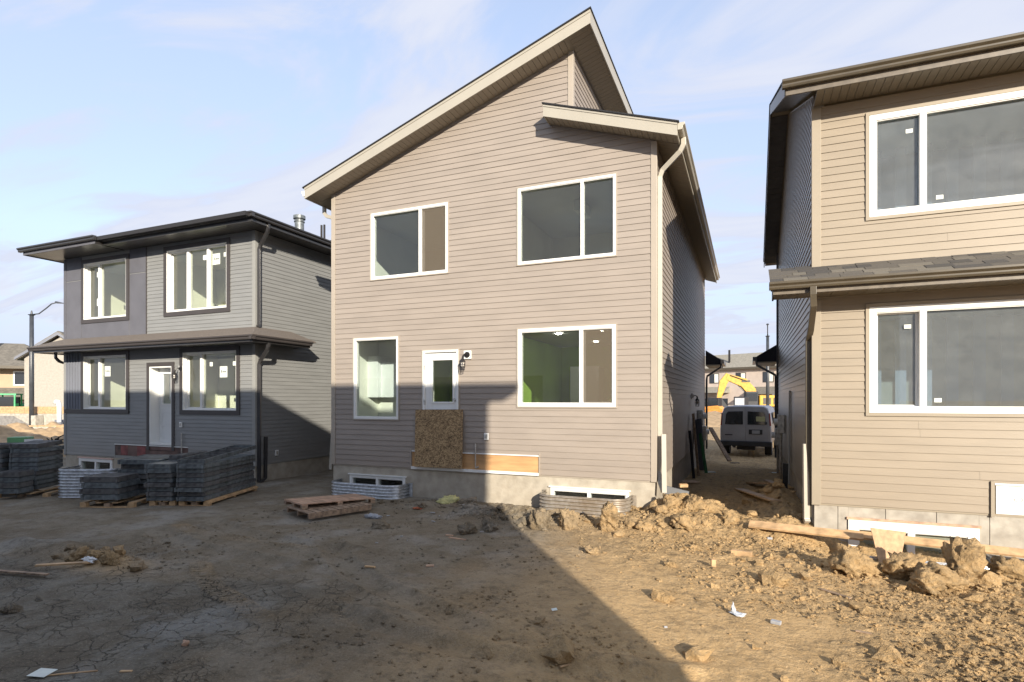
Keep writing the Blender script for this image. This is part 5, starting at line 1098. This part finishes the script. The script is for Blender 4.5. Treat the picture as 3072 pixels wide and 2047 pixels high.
# meters, posts and leaning boards along the two side walls
LN = 'things along the lane walls'
t = lantern('black wall lantern on the taupe house side wall in the lane', (XR+.02, 17.3, 2.2), (1, 0), (0, -.03, 0), 'wall lanterns on the houses')
def meter(label, x, y, z, s, grp='utility meters in the lane'):
    t = empty('meter_box', (x, y, z), label, 'meter', grp)
    MB().box(0, s*.16, -.16, .16, -.25, .25).build('box', MT['galv_dull'], t, bevel=.01); MB().tube([(s*.16, 0, .05), (s*.25, 0, .05)], .09, 14).build('dial', MT['plastic_white'], t); MB().tube([(s*.08, 0, -.25), (s*.08, 0, -1.5)], .03, 8).build('conduit', MT['galv_dull'], t); return t
meter('grey electric meter box on the taupe side wall in the lane', XR+.02, 19.6, 1.5, 1); meter('gas meter box low on the taupe side wall further down', XR+.02, 21.2, .9, 1)
meter('grey meter box on the tan side wall in the lane', RX-.02, 16.6, 1.45, -1); meter('low meter box on the tan side wall beyond the first', RX-.02, 18.4, 1.0, -1)
for (lab, x, y, xt, zt, w_, mm) in (('dark board leaning on the taupe wall in the lane', -1.35, 15.9, -1.47, 1.25, .10, 'van_plastic'), ('rust brown stake leaning on the taupe wall', -1.28, 16.6, -1.44, 1.7, .08, 'oldwood'), ('green painted board standing by the taupe wall', -1.12, 17.3, -1.30, 1.1, .10, 'green_strip'), ('grey panel standing by the taupe wall', -1.3, 18.0, -1.42, 1.5, .35, 'blue_grey')):
    board_between('leaning_board', lab, 'board', MT[mm], (x, y, -.05), (xt, y+.15, zt), w_, .03, 'boards leaning in the lane', R(90))
board_between('leaning_board', 'pair of long laths sloping down beside the van', 'board', MT['oldwood'], at(2188, 1385, 19.5), at(2130, 1285, 20.5), .16, .05, 'boards leaning in the lane')
board_between('pole_stake', 'tall grey strip standing against the tan side wall', 'board', MT['grey_trim'], (.85, 14.2, .2), (.87, 14.3, 2.3), .07, .03, 'boards leaning in the lane', R(90))
board_between('pole_stake', 'short dark post against the tan side wall', 'post', MT['rubber'], (.72, 13.2, .05), (.74, 13.2, .75), .10, .06, 'boards leaning in the lane', R(90))
for (px, py, w_, lab) in ((2130, 1418, .3, 'pale torn wrap on the lane floor, left'), (2322, 1418, .25, 'pale board scrap on the lane floor, right'), (2205, 1390, .3, 'dark rag on the lane floor near the van')):
    piece('lane_scrap', lab, 'litter', MT['sticker'] if 'pale' in lab else MT['rubber'], w_, w_*.5, .02, gp(px, py)+Vector((0, 0, .01)), .4, grp='scraps on the lane floor')
# the front porch eaves of both houses sticking into the lane
for (Hh, X0, X1, s, lab) in ((H, XR+.03, -.95, 1, ''), (H3, RX-.03, .28, -1, '')):
    yy = 22.95 if s > 0 else 20.3; zz = 3.35 if s > 0 else 3.25
    MB().prism([(X0, yy, zz+.65), (X1, yy, zz+.28), (X1, yy, zz+.10), (X0, yy, zz+.10)], (0, 2.2, 0)).build('porch_roof', MT['shingle_dark'], Hh)
    MB().box(min(X0, X1), max(X0, X1), yy-.02, yy+2.2, zz+.06, zz+.095).build('porch_soffit', MT['soffit'], Hh)
    MB().box(X1, X1+s*.12, yy-.05, yy+2.2, zz+.12, zz+.26).build('gutter', MT['gutter_tan'] if s > 0 else MT['black_metal'], Hh)
    downspout(Hh, [(X1+s*.02, yy, zz+.12), (X1, yy, zz-.02), (X0+s*.06, yy, zz-.35), (X0+s*.04, yy, zz-.5), (X0+s*.04, yy, .2)], MT['black_metal'], .04)

# ================================================================ far side of the lane: machines and terrace
def far_box(mb, x0, x1, y0, y1, z0, z1): return mb.box(x0, x1, y0, y1, z0, z1)
def facing(p): return math.atan2(p.y, p.x)-math.pi/2            # turn a thing so its -Y face looks back at the yard
g0 = at(2235, 1199, 108); T5 = empty('far_terrace', (g0.x, g0.y, -.3), 'pale pink two storey terrace with a long grey roof beyond the excavator', 'house', 'houses in the distance', rz=R(-24))
MB().box(-17, 15, 0, 9, 0, 8.6).build('wall', MT['pink_beige'], T5)
MB().prism([(-17.6, -.7, 8.5), (-17.6, 9.7, 8.5), (-17.6, 4.5, 11.6)], (33.2, 0, 0)).build('roof', MT['far_shingle_pale'], T5)
MB().box(-17.6, 15.6, -.75, -.6, 8.2, 8.6).build('eave', MT['brown_gutter'], T5)
MB().prism([(-15.5, -2.5, 3.7), (-15.5, -.01, 3.7), (-15.5, -.01, 4.9)], (12.5, 0, 0)).build('porch_roof', MT['far_shingle_pale'], T5); MB().prism([(1.5, -3, 3.4), (1.5, -.01, 3.4), (1.5, -.01, 4.8)], (11, 0, 0)).build('porch_roof', MT['far_shingle'], T5)
MB().box(-16.5, -11, -3.5, -.01, 0, 3.6).box(6.5, 13, -3.5, -.01, 0, 3.4).build('garage', MT['blue_grey'], T5)
for x in (-7.2, -1.8, 3.4, 8.9, -12.5, 12.6):
    fr = MB().box(x, x+2.0, -.06, -.005, 5.6, 7.6).build('window', MT['dark_trim'], T5); MB().box(x+.12, x+.98, -.09, -.065, 5.75, 7.45).build('pane', MT['darkglass'], fr); MB().box(x+1.06, x+1.85, -.09, -.065, 5.75, 7.45).build('pane', MT['drywall'], fr)
for x in (-5, 0, 4, -9): MB().box(x, x+1.6, -.08, -.005, .6, 2.6).build('window', MT['darkglass'], T5)
MB().tube([(6.3, -.1, 4.8), (6.3, -.1, 8.4)], .08, 6).build('downspout', MT['dark_trim'], T5)
MB().box(-3.9, -3.6, 1.2, 1.5, 9, 12.2).build('chimney', MT['black_iron'], T5)
for x in (2.2, 5.9): MB().box(x, x+.6, 3.6, 4.2, 11.0, 11.7).build('roof_vent', MT['black_iron'], T5)
def street_lamp(label, p, h, arm, az, grp='street lamps'):
    t = empty('street_lamp', p, label, 'street lamp', grp, rz=az)
    MB().tube([(0, 0, 0), (0, 0, h*.55), (0, 0, h)], [.125, .12, .105], 12).build('pole', MT['pole'], t, smooth=True)
    MB().lathe([(.13, 0), (.19, .04), (.06, .08), (.03, .28), (.0, .30)], (0, 0, h), 10).build('finial', MT['pole'], t)
    MB().tube([(0, 0, h+.05), (arm*.25, 0, h+.10), (arm*.5, 0, h+.42), (arm*.68, 0, h+.68), (arm*.85, 0, h+.76)], .035, 8).build('arm', MT['pole'], t, smooth=True)
    MB().add([(arm*.82, -.11, h+.72), (arm*1.12, -.09, h+.70), (arm*1.12, .09, h+.70), (arm*.82, .11, h+.72), (arm*.84, -.07, h+.84), (arm*1.1, -.05, h+.74), (arm*1.1, .05, h+.74), (arm*.84, .07, h+.84)], BOXF).build('lamp_head', MT['pole'], t, bevel=.02); return t
sp = at(95, 1305, 33.5); street_lamp('charcoal street lamp with a curved arm at the far left', (sp.x, sp.y, -.1), 7.2, 1.75, R(22))
sp = at(2303, 1250, 43); street_lamp('charcoal street lamp seen end on beyond the van', (sp.x, sp.y, -.1), 7.0, 1.6, R(-92))
# excavator
e0 = at(2262, 1236, 72); X_ = empty('excavator', (e0.x, e0.y, -.3), 'yellow excavator with its boom folded to the left behind the van', 'excavator', 'machines on the far site', rz=R(12))
for s in (-1, 1):
    pts = [(1.9*math.cos(a)*(1)+(.0), 0, .5+.45*math.sin(a)) for a in np.linspace(0, 2*math.pi, 17)[:-1]]
    MB().prism([(p[0], s*1.1-.25, p[2]) for p in pts], (0, .5, 0)).build('track', MT['rubber'], X_)
MB().box(-1.5, 2.9, -1.35, 1.35, 1.05, 1.5).build('turntable', MT['van_plastic'], X_); MB().box(.35, 2.95, -1.3, 1.3, 1.5, 2.95).build('engine_housing', MT['yellow'], X_, bevel=.12); MB().box(2.95, 3.2, -1.25, 1.25, 1.2, 2.5).build('counterweight', MT['van_plastic'], X_, bevel=.1)
cb = MB().box(-1.3, .25, -1.3, -.2, 1.5, 3.4).build('cab', MT['van_plastic'], X_, bevel=.12); MB().box(-1.15, .1, -1.34, -1.31, 2.2, 3.2).build('cab_window', MT['darkglass'], cb)
def slabarm(pts, w_, m_, nm, root, t_=.45):
    mb = MB(); P_ = [Vector(p) for p in pts]
    for a, b in zip(P_[:-1], P_[1:]): pass
    up = []; dn = []
    for i, p in enumerate(P_):
        d_ = (P_[min(i+1, len(P_)-1)]-P_[max(i-1, 0)]).normalized(); nrm = Vector((-d_.z, 0, d_.x)); up.append(p+nrm*w_[i]/2); dn.append(p-nrm*w_[i]/2)
    return mb.prism([tuple(q-Vector((0, t_/2, 0))) for q in up+dn[::-1]], (0, t_, 0)).build(nm, m_, root, bevel=.03)
slabarm([(.2, .3, 1.9), (-.3, .3, 3.6), (-1.6, .3, 4.9), (-3.6, .3, 5.2)][0:1]+[(-.3, .3, 3.5), (-1.2, .3, 4.55), (-3.3, .3, 5.35)], [.8, 1.15, 1.15, .8], MT['yellow'], 'boom', X_, .6)
slabarm([(-3.0, .3, 5.6), (-3.7, .3, 4.6), (-4.3, .3, 2.4)], [.8, 1.0, .5], MT['yellow'], 'stick', X_, .5); MB().prism([(-4.6, -.2, 2.4), (-3.9, -.2, 2.5), (-3.2, -.2, 1.5), (-3.6, -.2, 1.0), (-4.4, -.2, 1.3)], (0, 1.0, 0)).build('bucket', MT['van_plastic'], X_)
MB().tube([(-.9, -.02, 4.75), (-2.9, -.02, 5.5)], .07, 8).build('hydraulic_hose', MT['rubber'], X_); MB().box(-1.5, -.5, -.06, -.02, 4.62, 4.86).build('badge', MT['dark_trim'], X_)
for q in range(3): MB().box(.8+q*.6, 1.1+q*.6, -1.34, -1.31, 1.8, 2.6).build('vent_grille', MT['dark_trim'], X_)
MB().tube([(-.3, .3, 2.6), (-1.9, .3, 4.3)], .09, 8).build('ram', MT['galv_dull'], X_); MB().tube([(-2.2, .3, 5.3), (-3.6, .3, 5.4)], .08, 8).build('ram', MT['galv_dull'], X_)
for (px, lab, mm, sc) in ((2143, 'orange skid steer loader left of the excavator', 'orange', 1.0), (2222, 'small parked machine with a glazed cab under the excavator boom', 'galv_dull', 1.05)):
    e1 = at(px, 1240, 66); t = empty('loader', (e1.x, e1.y, -.3), lab, 'loader', 'machines on the far site', rz=R(-15))
    MB().prism([(-1.3*sc, -.7, .5), (1.2*sc, -.7, .5), (1.2*sc, -.7, 1.2), (.6*sc, -.7, 1.7), (-1.0*sc, -.7, 1.55), (-1.4*sc, -.7, 1.0)], (0, 1.5, 0)).build('body', MT[mm], t, bevel=.05)
    c_ = MB().box(-.6*sc, .7*sc, -.6, .6, 1.6, 2.6*sc).build('cab', MT['van_plastic'], t, bevel=.05); MB().box(-.45*sc, .55*sc, -.64, -.61, 1.75, 2.45*sc).build('cab_window', MT['darkglass'] if sc == 1 else MT['foil'], c_)
    for x in (-.85, .85):
        for y in (-.8, .9): MB().tube([(x, y-.12, .42), (x, y+.12, .42)], .42, 14).build('wheel', MT['rubber'], t)
    MB().prism([(-1.4*sc, -.8, .1), (-2.1*sc, -.8, .1), (-2.0*sc, -.8, .7), (-1.4*sc, -.8, .6)], (0, 1.7, 0)).build('bucket', MT['van_plastic'], t)
def pile(name, label, p, rx, ry, h, seed, m_='clay_pile', grp='heaps of clay on the far site'):
    n = 40; xs = np.linspace(-1, 1, n); XX, YY = np.meshgrid(xs, xs); rr = np.hypot(XX, YY); hh = np.clip(1-rr, 0, 1)**.8*(1+.6*fbm(XX, YY, 2.2, 5, seed))+.12*fbm(XX, YY, 7, 4, seed+3)*np.clip(1.2-rr, 0, 1); hh = hh*h-.05
    ix = np.arange(n*n).reshape(n, n); q = np.stack([ix[:-1, :-1].ravel(), ix[:-1, 1:].ravel(), ix[1:, 1:].ravel(), ix[1:, :-1].ravel()], 1)
    vv = np.stack([XX.ravel()*rx, YY.ravel()*ry, np.where(rr.ravel() > 1, -.1, hh.ravel())], 1)
    o = bpy.data.objects.new(name, np_mesh(name, vv, q, MT[m_], None, True)); C.objects.link(o); o.location = (p.x, p.y, -.05); return tag(o, label, 'dirt pile', grp)
pile('dirt_pile', 'bright bare clay bank beyond the van left of its roof', at(2150, 1260, 50), 7, 6, 1.1, 5)

# ================================================================ left background
hb = at(20, 1199, 62); T6 = empty('beige_house', (hb.x, hb.y, -.3), 'beige house with a brown hip roof behind the street lamp', 'house', 'houses in the distance', rz=R(45))
MB().box(-9, 4.4, 0, 9, 0, 6.0).box(-6.3, -3.2, -.9, -.01, 0, 6.0).build('wall', MT['beige'], T6)
MB().add([(-9.6, -1.5, 6.0), (5, -1.5, 6.0), (5, 9.6, 6.0), (-9.6, 9.6, 6.0), (-5, 4, 8.9), (.2, 4, 8.9)], [(0, 1, 5, 4), (1, 2, 5), (2, 3, 4, 5), (3, 0, 4), (3, 2, 1, 0)]).build('roof', MT['far_shingle'], T6)
MB().box(-9.6, 5, -1.62, -1.5, 5.75, 6.05).build('eave', MT['brown_gutter'], T6); MB().prism([(-9, -1.6, 2.6), (-9, -.01, 2.6), (-9, -.01, 3.7)], (13.4, 0, 0)).build('skirt_roof', MT['far_shingle'], T6); MB().box(-9.1, 4.5, -1.75, -1.6, 2.4, 2.7).build('eave', MT['brown_gutter'], T6)
for (x, z, w_, h_) in ((-8.4, 4.1, 1.7, 1.4), (-2.4, 4.1, 1.1, 1.4), (.6, 3.95, 2.6, 1.6), (-7.6, .8, 1.3, 1.3), (-5.2, .75, 2.3, 1.2), (1.2, .6, 2.2, 1.6)):
    yy = -.91 if -6.3 < x < -3.3 else -.01
    fr = ring(MB(), Frame(0, yy, (1, 0), (0, -1)), x, x+w_, z, z+h_, .12, .001, .08).build('window', MT['white'], T6); MB().box(x+.12, x+w_-.12, yy-.03, yy-.005, z+.12, z+h_-.12).build('pane', MT['darkglass'], fr)
MB().box(-2.2, -1.9, 2, 2.3, 8.0, 9.6).build('chimney', MT['dark_trim'], T6)
hg = at(155, 1199, 43); T7 = empty('stucco_house', (hg.x, hg.y, -.3), 'plain grey stucco gable end house left of the grey house', 'house', 'houses in the distance', rz=R(38))
MB().prism([(-1.75, 0, 0), (2.9, 0, 0), (2.9, 0, 5.6), (.55, 0, 7.2), (-1.75, 0, 5.6)], (0, 9, 0)).build('wall', MT['stucco'], T7)
MB().prism([(-2.1, -.35, 5.35), (.55, -.35, 7.35), (.55, -.35, 7.62), (-2.3, -.35, 5.5)], (0, 10, 0)).prism([(3.2, -.35, 5.35), (3.4, -.35, 5.5), (.56, -.35, 7.62), (.56, -.35, 7.35)], (0, 10, 0)).build('roof', MT['far_shingle'], T7)
MB().prism([(-2.2, -.42, 5.35), (.55, -.42, 7.30), (.55, -.42, 7.52), (-2.2, -.42, 5.55)], (0, .06, 0)).prism([(3.3, -.42, 5.35), (3.3, -.42, 5.55), (.55, -.42, 7.52), (.55, -.42, 7.30)], (0, .06, 0)).build('rake_board', MT['blue_grey'], T7)
vp = at(178, 1280, 30); t = empty('vent_stack', (vp.x, vp.y, .2), 'white pipe with a hooked top beside the grey house', 'pipe')
MB().tube([(0, 0, 0), (0, 0, 1.55), (-.1, 0, 1.78), (-.26, 0, 1.80), (-.32, 0, 1.66)], .11, 10).build('pipe_run', MT['plastic_white'], t, smooth=True); MB().tube([(0, 0, .02), (0, 0, .7)], .15, 10).build('sleeve', MT['blue_grey'], t)
MB().box(-.8, .6, .2, .6, 0, .8).build('wrapped_crate', MT['blue_grey'], t)
# green telehandler
q0 = at(48, 1238, 44); t = empty('telehandler', (q0.x, q0.y, -.1), 'green telescopic handler with its boom lowered to the left', 'telehandler', 'machines on the far site', rz=R(40))
MB().prism([(-1.9, -.9, .55), (1.6, -.9, .55), (1.6, -.9, 1.3), (-.4, -.9, 1.45), (-1.9, -.9, 1.1)], (0, 1.9, 0)).build('body', MT['green_mach'], t, bevel=.05); MB().tube([(1.5, .5, 1.7), (-4.2, .5, 1.5)], .22, 4).build('boom', MT['green_mach'], t)
MB().tube([(-1.0, .5, 1.15), (-3.6, .5, 1.05)], .16, 4).build('forks', MT['orange'], t)
for x in (-.9, .3):
    for y in (-.85, .1): MB().tube([(x, y, 1.3), (x, y, 2.6)], .06, 6).build('cab_post', MT['green_mach'], t)
MB().box(-1.0, .4, -.9, .15, 2.55, 2.65).build('cab_roof', MT['green_mach'], t); MB().box(-.85, .25, -.8, .05, 1.4, 2.4).build('cab_window', MT['darkglass'], t)
for x in (-1.3, 1.1):
    for y in (-1.05, .95): MB().tube([(x, y-.18, .6), (x, y+.18, .6)], .6, 16).build('wheel', MT['rubber'], t)
# unfinished basements and heaps
for (px, py, Z, L, hh, lab, rz) in ((90, 1250, 34, 9.0, 1.25, 'pale concrete basement wall topped with timber at the far left', 12), (190, 1300, 27, 3.6, .8, 'low concrete wall beside the grey house', 20), (10, 1330, 27, 6, .55, 'low pale footing wall at the left edge', 18)):
    p = at(px, py, Z); t = empty('basement_wall', (p.x, p.y, -.2), lab, 'wall', 'unfinished basement walls', rz=R(22.7+rz-22))
    MB().box(-L/2, L/2, 0, .25, 0, hh+.2).build('concrete_wall', MT['concrete'], t); MB().box(-L/2-.02, L/2+.02, -.02, .27, hh+.201, hh+.2+(.42 if Z == 34 else .05)).build('timber_plate', MT['pine'], t)
    if Z == 34: MB().box(.6, 1.0, -.5, -.03, 0, hh+.1).build('pilaster', MT['concrete'], t); MB().prism([(-4.2, -.03, 1.3), (-1.2, -.03, 1.3), (.6, -.03, .5), (.6, -.03, -.1), (-4.2, -.03, -.1)], (0, .02, 0)).build('damp_proofing', MT['linear'], t)
for (px, py, Z, rx, ry, h, sd, lab) in ((110, 1330, 27, 3.2, 2.2, 1.3, 8, 'tan clay heap around the foot of the street lamp'), (10, 1345, 24, 3.4, 2, .9, 9, 'tan clay heap at the left picture edge'), (190, 1340, 22, 2.2, 1.6, .9, 10, 'tan clay heap touching the grey house corner')):
    pile('dirt_pile', lab, at(px, py, Z), rx, ry, h, sd)
p = at(62, 1345, 20.5); t = empty('utility_box', (p.x, p.y, 0), 'green metal utility box in front of the clay heap', 'utility box', rz=R(40))
MB().box(-.30, .30, -.25, .25, 0, .74).build('cabinet', MT['box_green'], t, bevel=.02); MB().box(-.28, .28, -.262, -.25, .05, .66).build('door', MT['box_green'], t, bevel=.01)
p = at(101, 1350, 19.3); t = empty('barricade_sign', (p.x, p.y, 0), 'white and red striped board sign beside the green box', 'sign', rz=R(40))
for k, (z0, z1, mm) in enumerate(((.16, .33, 'plastic_white'), (.36, .52, 'red'), (.55, .74, 'plastic_white'))): MB().box(-.26, .26, -.02, .02, z0, z1).build('slat', MT[mm], t)
for x in (-.2, .2): MB().box(x-.02, x+.02, .02, .05, 0, .74).build('post', MT['oldwood'], t)
p = at(150, 1350, 20.5); t = empty('uprooted_stump', (p.x, p.y, 0), 'dark uprooted stump with tangled roots on the clay', 'stump', rz=R(40))
r = random.Random(4); m = MB()
for k in range(12):
    a = r.uniform(0, math.pi); L = r.uniform(.3, .75); d_ = Vector((math.cos(a)*.9, r.uniform(-.3, .3), math.sin(a)*.8)); c0 = Vector((.15, 0, .45)); m.tube([c0, c0+d_*L*.5+Vector((0, 0, r.uniform(-.05, .1))), c0+d_*L+Vector((r.uniform(-.1, .1), 0, r.uniform(-.1, .1)))], [.05, .03, .012], 5)
m.build('roots', MT['bark'], t); v, f = IC[2]; MB().add([tuple(p_) for p_ in blocky(v, 9)*np.array([.34, .2, .2])+np.array([-.2, 0, .32])], [tuple(x) for x in f]).build('trunk', MT['bark'], t)
for px in (18, 26):
    pass
